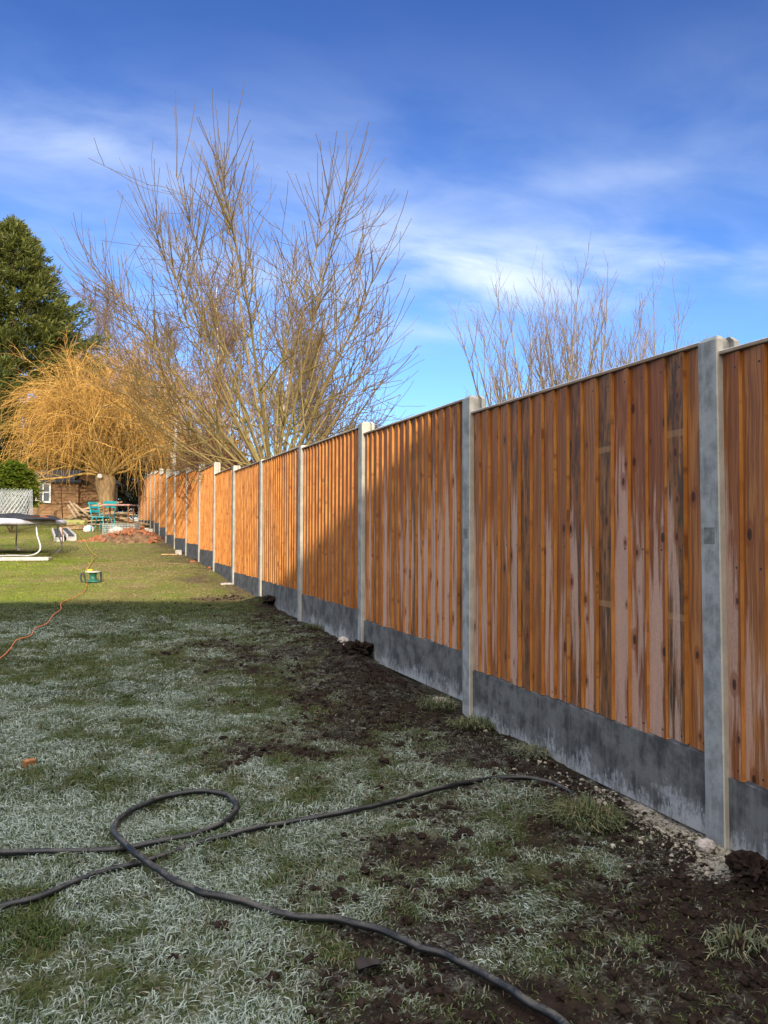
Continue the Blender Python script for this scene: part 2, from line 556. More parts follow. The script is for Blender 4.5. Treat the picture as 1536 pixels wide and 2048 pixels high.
def make_concrete(name, base, damp, frost=0.0, cream=None):
    m, t = mat(name)
    tc = t.n('ShaderNodeTexCoord')
    oc = tc.outputs['Object']
    x, y, z = t.xyz(oc)
    n1 = t.noise(oc, 9, 6, .65)
    n2 = t.noise(oc, 55, 4, .6)
    str_ = t.noise(t.cxyz(t.m('MULTIPLY', x, 38.0), t.m('MULTIPLY', y, 38.0), t.m('MULTIPLY', z, 3.0)), 1.0, 5, .65)
    c = t.mix(t.step(n1, .36, .62), damp, base)
    c = t.mix(t.m('MULTIPLY', t.step(str_, .45, .7), .45), c, tuple(min(1, q * 1.25) for q in base))
    c = t.mix(t.m('MULTIPLY', t.step(n2, .58, .75), .35), c, tuple(q * .55 for q in base))
    pore = t.n('ShaderNodeTexVoronoi', {'Vector': oc, 'Scale': 75.0}).outputs
    c = t.mix(t.m('MULTIPLY', t.m('MULTIPLY', t.m('LESS_THAN', pore[0], .16), t.step(n1, .45, .6)), .7), c, tuple(q * .3 for q in base))
    if cream is not None:                       # side face painted creamier: the warmer light there is put into the colour
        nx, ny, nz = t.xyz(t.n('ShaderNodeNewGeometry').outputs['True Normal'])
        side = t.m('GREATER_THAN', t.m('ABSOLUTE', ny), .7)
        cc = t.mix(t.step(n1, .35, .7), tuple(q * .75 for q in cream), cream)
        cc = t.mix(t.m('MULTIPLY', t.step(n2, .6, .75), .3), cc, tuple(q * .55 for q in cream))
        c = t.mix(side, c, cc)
    if frost:
        hz = t.attr('hz')                       # height above the board's foot, 0..1
        fr = t.attr('fr')
        s2 = t.noise(t.cxyz(t.m('MULTIPLY', x, 70.0), t.m('MULTIPLY', y, 70.0), t.m('MULTIPLY', z, 26.0)), 1.0, 6, .75)
        b2 = t.noise(oc, 6, 5, .65)
        lv = t.m('ADD', t.m('MULTIPLY', t.m('SUBTRACT', 1.0, hz), .42), t.m('ADD', t.m('MULTIPLY', s2, .7), t.m('MULTIPLY', b2, .6)))
        f = t.m('MULTIPLY', t.m('MULTIPLY', t.step(lv, .92, 1.12), fr), frost)
        c = t.mix(f, c, (.42, .45, .48))
    finish(t, c, .85, t.m('ADD', n1, t.m('MULTIPLY', n2, .5)), .35, .006, .25)
    return m


def make_ground():
    m, t = mat('turf_and_soil')
    oc = t.n('ShaderNodeTexCoord').outputs['Object']
    s, f, sun_ = t.attr('soil'), t.attr('frost'), t.attr('lit_thaw')
    n1 = t.noise(oc, 14, 6, .65)
    n2 = t.noise(oc, 90, 5, .7)
    n3 = t.noise(oc, 1.6, 5, .6)
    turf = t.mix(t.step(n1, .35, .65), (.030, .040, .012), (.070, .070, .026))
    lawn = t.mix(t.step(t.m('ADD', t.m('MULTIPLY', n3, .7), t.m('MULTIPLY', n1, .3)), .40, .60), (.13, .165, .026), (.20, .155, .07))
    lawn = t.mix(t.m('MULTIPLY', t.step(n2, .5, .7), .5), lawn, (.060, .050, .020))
    turf = t.mix(sun_, turf, lawn)  # brighter lit turf colour painted in past the shade's edge
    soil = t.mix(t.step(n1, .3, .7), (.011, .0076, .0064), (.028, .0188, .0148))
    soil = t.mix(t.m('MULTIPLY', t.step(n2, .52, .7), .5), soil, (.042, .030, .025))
    dry = t.mix(t.step(n1, .3, .7), (.085, .058, .034), (.15, .11, .068))  # paler soil for the sunlit strip, sunlight put into the colour
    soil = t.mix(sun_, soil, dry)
    c = t.mix(s, turf, soil)
    sd = t.step(t.m('ADD', t.attr('sand'), t.m('MULTIPLY', t.m('SUBTRACT', t.m('ADD', n1, n2), 1.0), 1.5)), .36, .80)
    c = t.mix(sd, c, t.mix(t.step(n2, .35, .65), (.20, .18, .15), (.36, .33, .28)))
    fz = t.m('MULTIPLY', f, t.step(t.m('ADD', t.m('MULTIPLY', n2, .6), t.m('MULTIPLY', n1, .4)), .47, .66))
    c = t.mix(t.m('MULTIPLY', fz, .7), c, (.36, .40, .37))
    finish(t, c, .95, t.m('ADD', n1, t.m('MULTIPLY', n2, .6)), .6, .02, .1)
    return m


def make_bark(name, c1, c2, c3=None, scale=14, stretch=.25):
    m, t = mat(name)
    oc = t.n('ShaderNodeTexCoord').outputs['Object']
    v = t.n('ShaderNodeMapping', {'Vector': oc, 'Scale': (1, 1, stretch)}).outputs[0]
    n = t.noise(v, scale, 6, .65, .3)
    n2 = t.noise(oc, 3, 4)
    c = t.mix(t.step(n, .35, .65), c1, c2)
    if c3:
        c = t.mix(t.step(n2, .42, .6), c, c3)
    finish(t, c, .9, n, .6, .02, .2)
    return m


def make_hose():
    m, t = mat('black_pipe')
    oc = t.n('ShaderNodeTexCoord').outputs['Object']
    nz = t.xyz(t.n('ShaderNodeNewGeometry').outputs['Normal'])[2]
    n = t.noise(oc, 9, 5, .65)
    n2 = t.noise(oc, 150, 3, .6)
    f = t.m('MULTIPLY', t.step(nz, .25, .95), t.step(t.m('ADD', t.m('MULTIPLY', n, .75), t.m('MULTIPLY', n2, .25)), .44, .60))
    c = t.mix(t.step(n2, .3, .7), (.006, .007, .009), (.014, .015, .018))
    c = t.mix(t.m('MULTIPLY', f, .38), c, (.20, .185, .165))
    finish(t, c, t.m('ADD', .38, t.m('MULTIPLY', f, .5)), n2, .12, .002, .45)
    return m


def make_shiplap():
    m, t = mat('shiplap_boards')
    oc = t.n('ShaderNodeTexCoord').outputs['Object']
    x, y, z = t.xyz(oc)
    row = t.m('FLOOR', t.m('DIVIDE', z, .125))
    fr = t.m('FRACT', t.m('DIVIDE', z, .125))
    n = t.noise(t.cxyz(t.m('MULTIPLY', x, 3.0), t.m('MULTIPLY', row, 7.7), t.m('MULTIPLY', z, 60.0)), 1.0, 5, .6)
    c = t.mix(t.step(n, .3, .7), (.20, .10, .045), (.36, .21, .105))
    c = t.mix(t.step(fr, .10, .03), c, (.035, .02, .01))
    finish(t, c, .8, t.m('ADD', fr, n), .5, .02)
    return m


def make_brick():
    m, t = mat('house_brick')
    oc = t.n('ShaderNodeTexCoord').outputs['Object']
    x, y, z = t.xyz(oc)
    b = t.n('ShaderNodeTexBrick', {'Vector': t.cxyz(t.m('ADD', x, y), z, 0.0), 'Color1': (.30, .12, .07), 'Color2': (.38, .17, .10), 'Mortar': (.4, .37, .33),
                                   'Scale': 1.0, 'Brick Width': .225, 'Row Height': .075, 'Mortar Size': .006})
    finish(t, b.outputs[0], .9, b.outputs[1], .3, .005)
    return m


M_board = make_board_mat()
def make_rail():
    m, t = mat('weathered_rail')
    oc = t.n('ShaderNodeTexCoord').outputs['Object']
    n = t.noise(t.n('ShaderNodeMapping', {'Vector': oc, 'Scale': (1, .2, 1)}).outputs[0], 25, 5, .6)
    nz = t.xyz(t.n('ShaderNodeNewGeometry').outputs['True Normal'])[2]
    c = t.mix(t.step(n, .3, .7), (.20, .145, .11), (.33, .26, .20))
    c = t.mix(t.m('MULTIPLY', t.m('GREATER_THAN', nz, .4), t.step(n, .2, .5)), c, (.62, .62, .64))  # whitened tops: frost in the shade, painted sunlight on the lit panels
    finish(t, c, .85, n, .2, .004, .2)
    return m


M_rail = make_rail()
M_post = make_concrete('post_concrete', (.27, .29, .30), (.15, .165, .175), cream=(.50, .46, .385))  # blue-grey front and cream sides carry the cool and warm light in their colours
M_gravel = make_concrete('damp_concrete', (.118, .123, .127), (.042, .045, .049), frost=.60)
M_ground = make_ground()
M_grass = vcol('grass_blades', .65, .2, .18)
M_leaf = vcol('leaves', .5, .3, .15)
M_twig = vcol('twig_bark', .75, .2)
M_hose = make_hose()
M_soil = simple('soil', (.022, .0145, .0115), .95, .5, 40, .1, bstr=.6)
M_mortar = simple('pale_mortar', (.32, .285, .235), .95, .4, 50, .1, bstr=.5)
M_stone = simple('pale_stone', (.45, .40, .36), .8, .35, 30)
M_willow = make_bark('willow_bark', (.20, .13, .065), (.36, .25, .13))
M_white = simple('white_paint', (.75, .74, .70), .5, .08, 8)
M_glass = simple('window_glass', (.05, .06, .07), .12, .2, 3, .6)
M_felt = simple('roofing_felt', (.038, .045, .055), .9, .35, 9)
M_lap = make_shiplap()
M_timber = simple('pale_timber', (.42, .27, .13), .75, .3, 9, stretch=(1, 1, .2))
M_oldwood = simple('grey_timber', (.30, .22, .14), .85, .45, 7, stretch=(.3, 1, 1))
M_log = simple('mossy_log', (.26, .25, .085), .9, .4, 8)
M_steel = simple('galvanised_steel', (.55, .55, .55), .38, .15, 14, .5, .55)
M_mat = simple('black_fabric', (.022, .024, .030), .7, .4, 12)
M_pad = simple('lavender_pad', (.52, .51, .60), .5, .2, 6)
M_orange = simple('orange_fabric', (.62, .17, .035), .6, .25, 8)
M_reel = simple('green_plastic', (.018, .13, .085), .4, .25, 10, .5)
M_reelblk = simple('dark_plastic', (.03, .04, .04), .45, .2, 10, .5)
M_yellow = simple('yellow_plastic', (.65, .42, .02), .4, .1, 10, .5)
M_cable_o = simple('orange_cable', (.60, .17, .06), .45, .12, 30, .4)
M_cable_y = simple('yellow_cable', (.58, .36, .05), .45, .12, 30, .4)
M_teal = simple('teal_paint', (.018, .30, .34), .4, .15, 8, .5)
M_pink = simple('faded_red_wood', (.40, .22, .20), .6, .25, 8)
M_rust = simple('rusty_metal', (.20, .085, .035), .7, .4, 30)
M_brickr = simple('red_brick', (.30, .115, .055), .85, .4, 18)
M_slab = simple('concrete_slab', (.50, .46, .41), .9, .2, 10)
M_birch = make_bark('birch_bark', (.55, .53, .49), (.72, .70, .66), (.30, .26, .23), 18, 2.5)
M_slot = simple('damp_slot', (.135, .148, .150), .9, .3, 40)
M_offcut = simple('orange_offcut', (.26, .12, .045), .8, .4, 60)
M_edge = simple('weathered_white', (.42, .40, .39), .6, .25, 8)
M_snag = make_bark('snag_bark', (.40, .36, .29), (.55, .50, .42), (.22, .18, .13), 14, 2.0)
M_housebrick = make_brick()
M_tile = simple('roof_tiles', (.16, .07, .05), .8, .35, 8)
M_net = simple('wire_mesh', (.46, .48, .47), .5, .1, 20, .4, .3)
M_bag = simple('white_plastic', (.78, .77, .76), .4, .05, 9)

# ------------------------------------------------------------------ ground: one sheet to the horizon


def axis(parts):
    out = [np.arange(a, b, s) for a, b, s in parts]
    return np.concatenate(out + [[parts[-1][1]]])


def frost_map(x, y):
    """how white with frost the turf is: 0 beyond the shade's edge"""
    n = fbm(x * .8, y * .8, 21, 4)
    n2 = fbm(x * 3.2, y * 3.2, 27, 3)
    n3 = fbm(x * 11, y * 11, 29, 3)
    f = sstep(n * .22 + n2 * .36 + n3 * .42, .36, .62)
    e = edge_y(x) - y
    f = f * sstep(e, .15, 2.6)
    return f * (1 - .60 * soil_mask(x, y))


def lit_thaw_map(x, y):  # sunlit ground: frost thawed off, and brighter lit colours painted in
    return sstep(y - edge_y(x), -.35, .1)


gxs = axis([(-700, -60, 80), (-60, -12, 2.5), (-12, -4.4, .2), (-4.4, 2.16, .028), (2.16, 12, .4), (12, 60, 4), (60, 700, 80)])
gys = axis([(-300, -20, 35), (-20, 1.2, .6), (1.2, 7.6, .028), (7.6, 12, .06), (12, 36, .2), (36, 80, 3), (80, 900, 82)])
GX, GY = np.meshgrid(gxs, gys)
GZ = gz(GX, GY)
nx_, ny_ = len(gxs), len(gys)
ii = (np.arange(ny_ - 1)[:, None] * nx_ + np.arange(nx_ - 1)[None]).ravel()
gfaces = np.stack([ii, ii + 1, ii + 1 + nx_, ii + nx_], 1)
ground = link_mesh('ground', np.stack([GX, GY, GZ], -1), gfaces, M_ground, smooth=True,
                   attrs={'soil': soil_mask(GX, GY).ravel(), 'frost': frost_map(GX, GY).ravel(), 'lit_thaw': lit_thaw_map(GX, GY).ravel(),
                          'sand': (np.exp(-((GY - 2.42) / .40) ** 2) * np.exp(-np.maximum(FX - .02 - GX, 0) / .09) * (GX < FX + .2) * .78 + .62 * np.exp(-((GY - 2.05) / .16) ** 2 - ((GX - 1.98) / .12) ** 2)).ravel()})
tag(ground, kind='structure')

# ------------------------------------------------------------------ fence
fence = thing('garden_fence', (FX, 2.2, 0), 'new orange brown board fence with concrete posts running the length of the lawn', 'fence')
#         far-edge Y of post, post top z (eye-relative), top z of the panel beyond it
YF = [.38, 2.27, 4.18, 6.055, 7.945, 9.865, 11.765, 13.59, 15.40, 17.38, 19.6, 21.6, 23.52, 25.2, 26.65, 27.95, 29.4, 30.8, 32.3]
PT = [.68, .708, .80, .888, .890, .906, .975, 1.172, 1.29, 1.36, 1.444, 1.63, 1.79, 1.86, 1.90, 1.93, 1.95, 1.97, 1.99]
TT = [.648, .701, .793, .860, .886, .894, .966, 1.152, 1.239, 1.33, 1.396, 1.594, 1.741, 1.82, 1.85, 1.87, 1.89, 1.91]
FROST = [.78, .85, 1.0, .10] + [0] * 20
PB = [None] * 19
LEAN = {1: .026, 3: .004, 2: .006}
for k, (yf, pt) in enumerate(zip(YF, PT)):
    top = pt + EYE
    bot = float(gz(FX, yf, False)) - .35
    lean = LEAN.get(k, float(rng.uniform(-.004, .004)))     # drift along the fence per 2 m of height
    xa, xb = FX, FX + .109
    ya, yb = yf - .094, yf
    # H-shaped plan: the slots take panels and gravel boards
    s0, s1, sd = xa + .030, xa + .082, .024
    ch = .004
    plan = [(xa + ch, ya), (s0, ya), (s0, ya + sd), (s1, ya + sd), (s1, ya), (xb - ch, ya), (xb, ya + ch), (xb, yb - ch), (xb - ch, yb), (s1, yb), (s1, yb - sd), (s0, yb - sd), (s0, yb), (xa + ch, yb), (xa, yb - ch), (xa, ya + ch)]
    n = len(plan)
    cx, cy = (xa + xb) / 2, (ya + yb) / 2
    v = []
    zs = [bot, (bot + top) / 2, top - .016]
    for z in zs:
        for q in plan:
            v.append((q[0], q[1] - lean * (top - z) / 2 * 1.0, z))
    for q in plan:
        v.append((cx + (q[0] - cx) * .72, cy + (q[1] - cy) * .72, top))
    f = []
    for L in range(3):
        for i in range(n):
            f.append([L * n + i, L * n + (i + 1) % n, (L + 1) * n + (i + 1) % n, (L + 1) * n + i])
    mb = MB()
    # top cap split into three convex pieces
    b3 = 3 * n
    caps4 = [[b3 + 1, b3 + 2, b3 + 11, b3 + 12], [b3 + 2, b3 + 3, b3 + 10, b3 + 11], [b3 + 3, b3 + 4, b3 + 9, b3 + 10]]
    caps6 = [[b3 + 0, b3 + 1, b3 + 12, b3 + 13, b3 + 14, b3 + 15], [b3 + 4, b3 + 5, b3 + 6, b3 + 7, b3 + 8, b3 + 9]]
    mb.add(v, np.array(f + caps4), np.array(caps6))
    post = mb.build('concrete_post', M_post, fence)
    if k in (1, 2):                             # the damp cast-in lifting slot seen half way up the two nearest posts
        MB().box((FX, (ya + yb) / 2 - lean * (top - 1.11) / 2 + .003, 1.11), (.003, .052, .058), bev=.0012).build('lifting_slot', M_slot, post)

ED = .0215
for k, tt in enumerate(TT):
    y0, y1 = YF[k] - .022, YF[k + 1] - .094 + .022
    top = tt + EYE
    bot = top - 1.5
    nb = max(10, int(round((y1 - y0) / .1076)))
    pit = (y1 - y0) / nb
    V = []; F = []; bu = []; br = []
    xback = FX + .055
    bri = rng.uniform(0, 1, nb)
    if k == 1:
        bri[[0, 5, 12]] = (.958, .815, .93)
    for i in range(nb):
        ya = y0 + i * pit; yb = min(ya + pit + .012, y1)
        pr = ED + rng.uniform(-.0025, .0035)
        thin = .0045 + rng.uniform(-.001, .001)
        zb = bot + rng.uniform(-.006, .008); zt_ = top - .014 - rng.uniform(0, .003)
        sk = rng.uniform(-.003, .003)
        K = 6
        zz = np.linspace(zb, zt_, K)
        wv = (rng.normal(0, 1, 2)[:, None] * .0012)
        base = len(V)
        # face strip (two verts per level), edge strip, back omitted behind the overlap but closed at ends
        for j, z in enumerate(zz):
            s = sk * (z - zb) / 1.5 + float(wv[0, 0]) * math.sin(j * 1.3 + i)
            fx0, fx1 = xback - .018 - pr + s * .4, xback - .018 - thin
            V += [(fx0, ya + s, z), (fx1, yb + s * .5, z), (fx0, ya + s, z), (xback - .018, ya + s, z), (fx1, yb + s * .5, z), (xback - .018, yb + s * .5, z)]
            bu += [.02, 1.0, -1, -1, -1, -1]
            br += [bri[i]] * 6
        for j in range(K - 1):
            a = base + j * 6; b = a + 6
            F += [[a, b, b + 1, a + 1], [a + 2, a + 3, b + 3, b + 2], [a + 4, b + 4, b + 5, a + 5], [a + 3, a + 5, b + 5, b + 3]]
        a = base; b = base + (K - 1) * 6
        F += [[a + 2, a + 4, a + 5, a + 3], [b + 2, b + 3, b + 5, b + 4]]
    V = np.array(V)
    # three horizontal backing rails on the neighbour's side, in the same panel frame
    for zr in (bot + .12, (bot + top) / 2, top - .12):
        m_ = MB().box(((xback - .018 + .018), (y0 + y1) / 2, zr), (.032, y1 - y0 - .002, .07))
        vv = m_.v[0]; F += (m_.f[0] + len(V)).tolist()
        V = np.concatenate([V, vv]); bu += [-1] * 8; br += [.3] * 8
    panel = link_mesh('fence_panel', V, np.array(F), M_board, fence,
                      attrs={'bu': bu, 'br': br, 'fr': np.full(len(V), FROST[k]), 'zt': np.full(len(V), top)})
    if FROST[k] > .5:
        panel['label'] = 'frosted board panel in the shade'
    MB().box((xback - .018 - .004, (y0 + y1) / 2, top - .006), (.046, y1 - y0 - .003, .014), bev=.002).build('capping_rail', M_rail, panel)
    # gravel board
    ga = MB().box((xback - .010, (y0 + y1) / 2, bot - .152), (.048, y1 - y0 - .004, .296), bev=.004)
    hz = np.clip((ga.v[0][:, 2] - (bot - .3)) / .3, 0, 1)
    ga.build('gravel_board', M_gravel, fence, attrs={'hz': hz, 'fr': np.full(len(hz), 1.0 if k < 4 else (.55 if k < 6 else .1))})

# ------------------------------------------------------------------ house at the near end, behind the viewer: its ridge throws the shade across the lawn
HB = np.array([-9.0, -11.0])
ang = math.atan(-.165)
ridge_z = .28 + (9.7 + 11.0 + (FX - HB[0]) * .165 - (FX - HB[0]) * .165 * 0) * .0
# height of the shade plane over the ridge line
tz = math.tan(R(SUN_EL)) / math.cos(R(SUN_AZ))


def shade_h(x, y):                           # a ray from (x,y,z) down the sun reaches the shade's edge on the lawn
    # move t along the horizontal sun direction until Y = edge_y(X)
    sx, sy = math.sin(R(SUN_AZ)), math.cos(R(SUN_AZ))
    t = (9.7 + (FX - x) * .165 - y) / (sy + sx * .165)
    return .28 + t * math.tan(R(SUN_EL))


ridge_z = shade_h(*HB)
house = thing('brick_house', (HB[0], HB[1], 0), 'long brick house with a tiled roof at the near end of the lawn', 'house')
RZ = rotz(ang)
L2, W2, EAVE = 15.5, 4.2, ridge_z - 2.6
mb = MB()
pts = [(-L2, -W2, -.3), (L2, -W2, -.3), (L2, W2, -.3), (-L2, W2, -.3), (-L2, -W2, EAVE), (L2, -W2, EAVE), (L2, W2, EAVE), (-L2, W2, EAVE), (-L2, 0, ridge_z - .15), (L2, 0, ridge_z - .15)]
pv = np.array(pts) @ RZ.T + np.array([HB[0], HB[1], 0])
mb.add(pv, np.array([[0, 1, 5, 4], [2, 3, 7, 6]]), np.array([[1, 2, 6, 9, 5], [3, 0, 4, 8, 7]]))
mb.build('wall', M_housebrick, house)
mb = MB()
for s in (-1, 1):
    e = W2 + .4
    ez = EAVE - .4 * 2.45 / W2
    q = np.array([(-L2 - .3, 0, ridge_z), (L2 + .3, 0, ridge_z), (L2 + .3, s * e, ez), (-L2 - .3, s * e, ez)])
    q = np.concatenate([q, q - np.array([0, 0, .12])]) @ RZ.T + np.array([HB[0], HB[1], 0])
    mb.add(q, np.array([[0, 1, 2, 3], [7, 6, 5, 4], [0, 4, 5, 1], [1, 5, 6, 2], [2, 6, 7, 3], [3, 7, 4, 0]]))
mb.build('roof', M_tile, house)
for wx in (-11, -6, -1.5, 4, 9):
    for wz in (1.5, 4.0):
        c = np.array([wx, W2 + .01, wz]) @ RZ.T + np.array([HB[0], HB[1], 0])
        fr_ = MB()
        for dx, dz, sx, sz in ((-.62, 0, .07, 1.17), (.62, 0, .07, 1.17), (0, .55, 1.17, .07), (0, -.55, 1.17, .07), (0, 0, .06, 1.03)):
            fr_.box(c + np.array([dx, 0, dz]) @ RZ.T, (sx, .09, sz), RZ)
        wf = fr_.build('window', M_white, house)
        for s in (-1, 1):
            MB().box(c + np.array([s * .305, .0, 0]) @ RZ.T, (.55, .03, 1.03), RZ).build('pane', M_glass, wf)

PIPES = []
# ------------------------------------------------------------------ black pipes
def pipe(name, pix, r, label, cat, m, n=160, lifts=None, lift=.012, sides=10):
    pts = []
    for i, (px, py) in enumerate(pix):
        q = gp(px, py) if py <= 2300 else gp(px, 2300)
        q[2] = float(gz(q[0], q[1], False)) + lift + (lifts or {}).get(i, 0)
        pts.append(q)
    s = spline(pts, n)
    s[:, :2] += (np.stack([fbm(np.arange(n) * .16, 0 * np.arange(n) + 3, 5, 2), fbm(np.arange(n) * .16, 0 * np.arange(n) + 9, 6, 2)], 1) - .5) * r * 1.1
    g = gz(s[:, 0], s[:, 1])
    base = np.array(pts)[0]
    s[:, 2] = np.maximum(s[:, 2], g + .1 * r)
    for _ in range(3):
        s[1:-1, 2] = (s[:-2, 2] + 2 * s[1:-1, 2] + s[2:, 2]) / 4
    o = MB().tube(s, r, sides).build(name, m, origin=base, smooth=True)
    PIPES.append((s[:, :2], r))
    return tag(o, label, cat)


pipe('black_pipe', [(-160, 1724), (0, 1724), (100, 1723), (200, 1721), (250, 1717), (300, 1707), (400, 1685), (450, 1661), (474, 1641), (476, 1622), (455, 1606), (410, 1599), (340, 1607), (280, 1630),
                    (245, 1655), (234, 1680), (240, 1705), (265, 1735), (320, 1767), (390, 1798), (470, 1818), (530, 1829), (600, 1845), (680, 1857), (760, 1880), (850, 1915), (930, 1945), (1000, 1985), (1060, 2022), (1110, 2050), (1180, 2110)],
     .0108, 'looped black pipe on the frosted grass running off at the bottom edge', 'pipe', M_hose, 340, {15: .012, 16: .026, 17: .028, 18: .012, 21: -.012, 22: -.012, 23: -.004}, .024)
pipe('black_pipe', [(-140, 1885), (0, 1838), (90, 1810), (180, 1773), (240, 1751), (300, 1735), (400, 1702), (500, 1676), (560, 1660), (680, 1640), (800, 1612), (900, 1584), (980, 1568), (1050, 1565), (1100, 1573), (1138, 1590), (1165, 1612)],
     .0100, 'straight black pipe crossing under the loop towards the soil at the fence', 'pipe', M_hose, 260, {4: -.006, 5: -.008, 6: -.006, 8: -.008, 15: -.004, 16: -.05}, .022)


def near_pipe(x, y):
    """turf flattened along the pipes"""
    out = np.zeros(len(x), bool)
    kp = rng.uniform(0, 1, len(x)) < .20
    for q, r in PIPES:
        for c in q[::1]:
            m_ = (np.abs(x - c[0]) < .05) & (np.abs(y - c[1]) < .05)
            if m_.any():
                ix = np.where(m_)[0]
                out[ix] |= np.hypot(x[ix] - c[0], y[ix] - c[1]) < r * 1.7
    return out & ~kp


# ------------------------------------------------------------------ grass: blades


def blades(n, tmin, tmax, lat, lo=-.56, hi=.56):
    """positions spread evenly over the visible ground between two depths"""
    t = np.sqrt(rng.uniform(tmin ** 2, tmax ** 2, n))
    u = rng.uniform(lo, hi, n) * t + rng.uniform(-lat, lat, n)
    x = math.sin(YAW) * t + math.cos(YAW) * u
    y = math.cos(YAW) * t - math.sin(YAW) * u
    return x, y, t


def blade_mesh(x, y, z, ln, h, wd, az, colb, colt):
    n = len(x)
    dx, dy = np.cos(az), np.sin(az)
    sx, sy = -dy, dx
    tw = rng.uniform(-.6, .6, n)
    v = np.zeros((n, 5, 3))
    px = [0, .38, 1.0]; pz = [-.004, .82, 1.0]
    droop = rng.uniform(.25, 1.0, n)
    for k, (wi, s) in enumerate(((1., -1), (1., 1), (.85, -1), (.85, 1), (0, 0))):
        lev = k // 2
        q = px[lev] * ln
        ww = wd * wi * .5 * s
        zz = [np.full(n, -.004), h * .85, h * droop][lev]
        v[:, k, 0] = x + dx * q + sx * ww
        v[:, k, 1] = y + dy * q + sy * ww
        v[:, k, 2] = z + zz + (ww * tw if lev == 1 else 0)
    b = np.arange(n)[:, None] * 5
    col = np.zeros((n, 5, 3))
    col[:, 0] = col[:, 1] = colb
    mid = colb * .4 + colt * .6
    col[:, 2] = col[:, 3] = mid
    col[:, 4] = colt
    return v.reshape(-1, 3), b + np.array([[0, 1, 3, 2]]), b + np.array([[2, 3, 4]]), col.reshape(-1, 3)


GV, GQ, GT, GC = [], [], [], []
gnv = 0


def add_grass(n, tmin, tmax, lat, size, wmin, keepsoil=.17, short=.75):
    global gnv
    x, y, t = blades(n, tmin, tmax, lat)
    s = soil_mask(x, y)
    th = lit_thaw_map(x, y)
    f = frost_map(x, y)
    clump = fbm(x * 5, y * 5, 71, 3)
    keep = (x < FX - .02) & (rng.uniform(0, 1, n) < (1 - s) * (.22 + 1.2 * sstep(clump, .32, .62)) + keepsoil * np.minimum(1, t / 4)) & ~near_pipe(x, y)
    x, y, t, s, th, f = [a[keep] for a in (x, y, t, s, th, f)]
    clump = clump[keep]
    n = len(x)
    z = gz(x, y)
    ln = size * rng.uniform(.5, 1.25, n) * (.7 + .6 * clump) * (1 - .45 * th)
    ln = ln * (1 - .38 * s)
    h = ln * rng.uniform(.15, .65, n) * (1 - .45 * s)
    wd = np.maximum(wmin * rng.uniform(.75, 1.3, n), t * .00075)
    az = rng.uniform(0, 6.283, n) * .72 + fbm(x * 1.5, y * 1.5, 80, 2) * 9
    g = rng.uniform(0, 1, (n, 1))
    green = np.array([[.030, .058, .012]]) * (1 - g) + np.array([[.085, .105, .026]]) * g
    straw = np.array([[.16, .135, .08]])
    isst = (rng.uniform(0, 1, n) < .07 + .35 * s)[:, None]
    green = np.where(isst, straw * rng.uniform(.5, 1.2, (n, 1)), green)
    pn = fbm(x * .55, y * .55, 91, 4)[:, None]
    pn2 = fbm(x * 2.5, y * 2.5, 95, 3)[:, None]
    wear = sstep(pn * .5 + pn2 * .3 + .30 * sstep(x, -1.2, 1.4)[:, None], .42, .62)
    sunny = (np.array([[.17, .24, .020]]) * (1 - g) + np.array([[.32, .35, .05]]) * g) * (1 - wear) + (np.array([[.22, .185, .07]]) * (1 - g) + np.array([[.39, .32, .14]]) * g) * wear  # sunlight put into the blade colours, browner where the turf is worn
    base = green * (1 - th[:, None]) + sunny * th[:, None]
    fr = np.clip(f * rng.uniform(-.1, 1.7, n) + rng.uniform(-.25, .10, n) * (th < .5), 0, 1)[:, None] * (1 - th[:, None])
    icy = np.array([[.47, .545, .505]]) * rng.uniform(.7, 1.25, (n, 1))
    tip = base * (1 - fr) + icy * fr
    bot = base * (1 - .22 * fr) + icy * .22 * fr
    v, q, tr, c = blade_mesh(x, y, z, ln, h, wd, az, bot * .85, tip)
    GV.append(v); GQ.append(q + gnv); GT.append(tr + gnv); GC.append(c)
    gnv += len(v)


add_grass(120000, 1.35, 3.0, .25, .037, .0031)
add_grass(190000, 3.0, 5.2, .3, .038, .0034)
add_grass(190000, 5.2, 9.0, .4, .038, .0040)
add_grass(140000, 9.0, 15.0, .6, .038, .006)
add_grass(120000, 15.0, 32.0, 1.0, .05, .010)
grass = link_mesh('lawn_grass', np.concatenate(GV), [np.concatenate(GQ), np.concatenate(GT)], M_grass, attrs={'col': np.concatenate(GC)})
tag(grass, kind='stuff')
del GV, GQ, GT, GC

# soil crumbs and clods along the fence
IV, IF = ico(1)


def lumps(x, y, rad, lift=.3, squash=.75, jag=.35):
    n = len(x)
    z = gz(x, y)
    nv = len(IV)
    v = IV[None] * (1 + jag * rng.uniform(-1, 1, (n, nv, 1)))
    v = v * rad[:, None, None] * np.stack([rng.uniform(.7, 1.3, n), rng.uniform(.7, 1.3, n), np.full(n, squash)], 1)[:, None]
    v = v + np.stack([x, y, z + rad * lift], 1)[:, None]
    f = IF[None] + (np.arange(n) * nv)[:, None, None]
    return v.reshape(-1, 3), f.reshape(-1, 3)


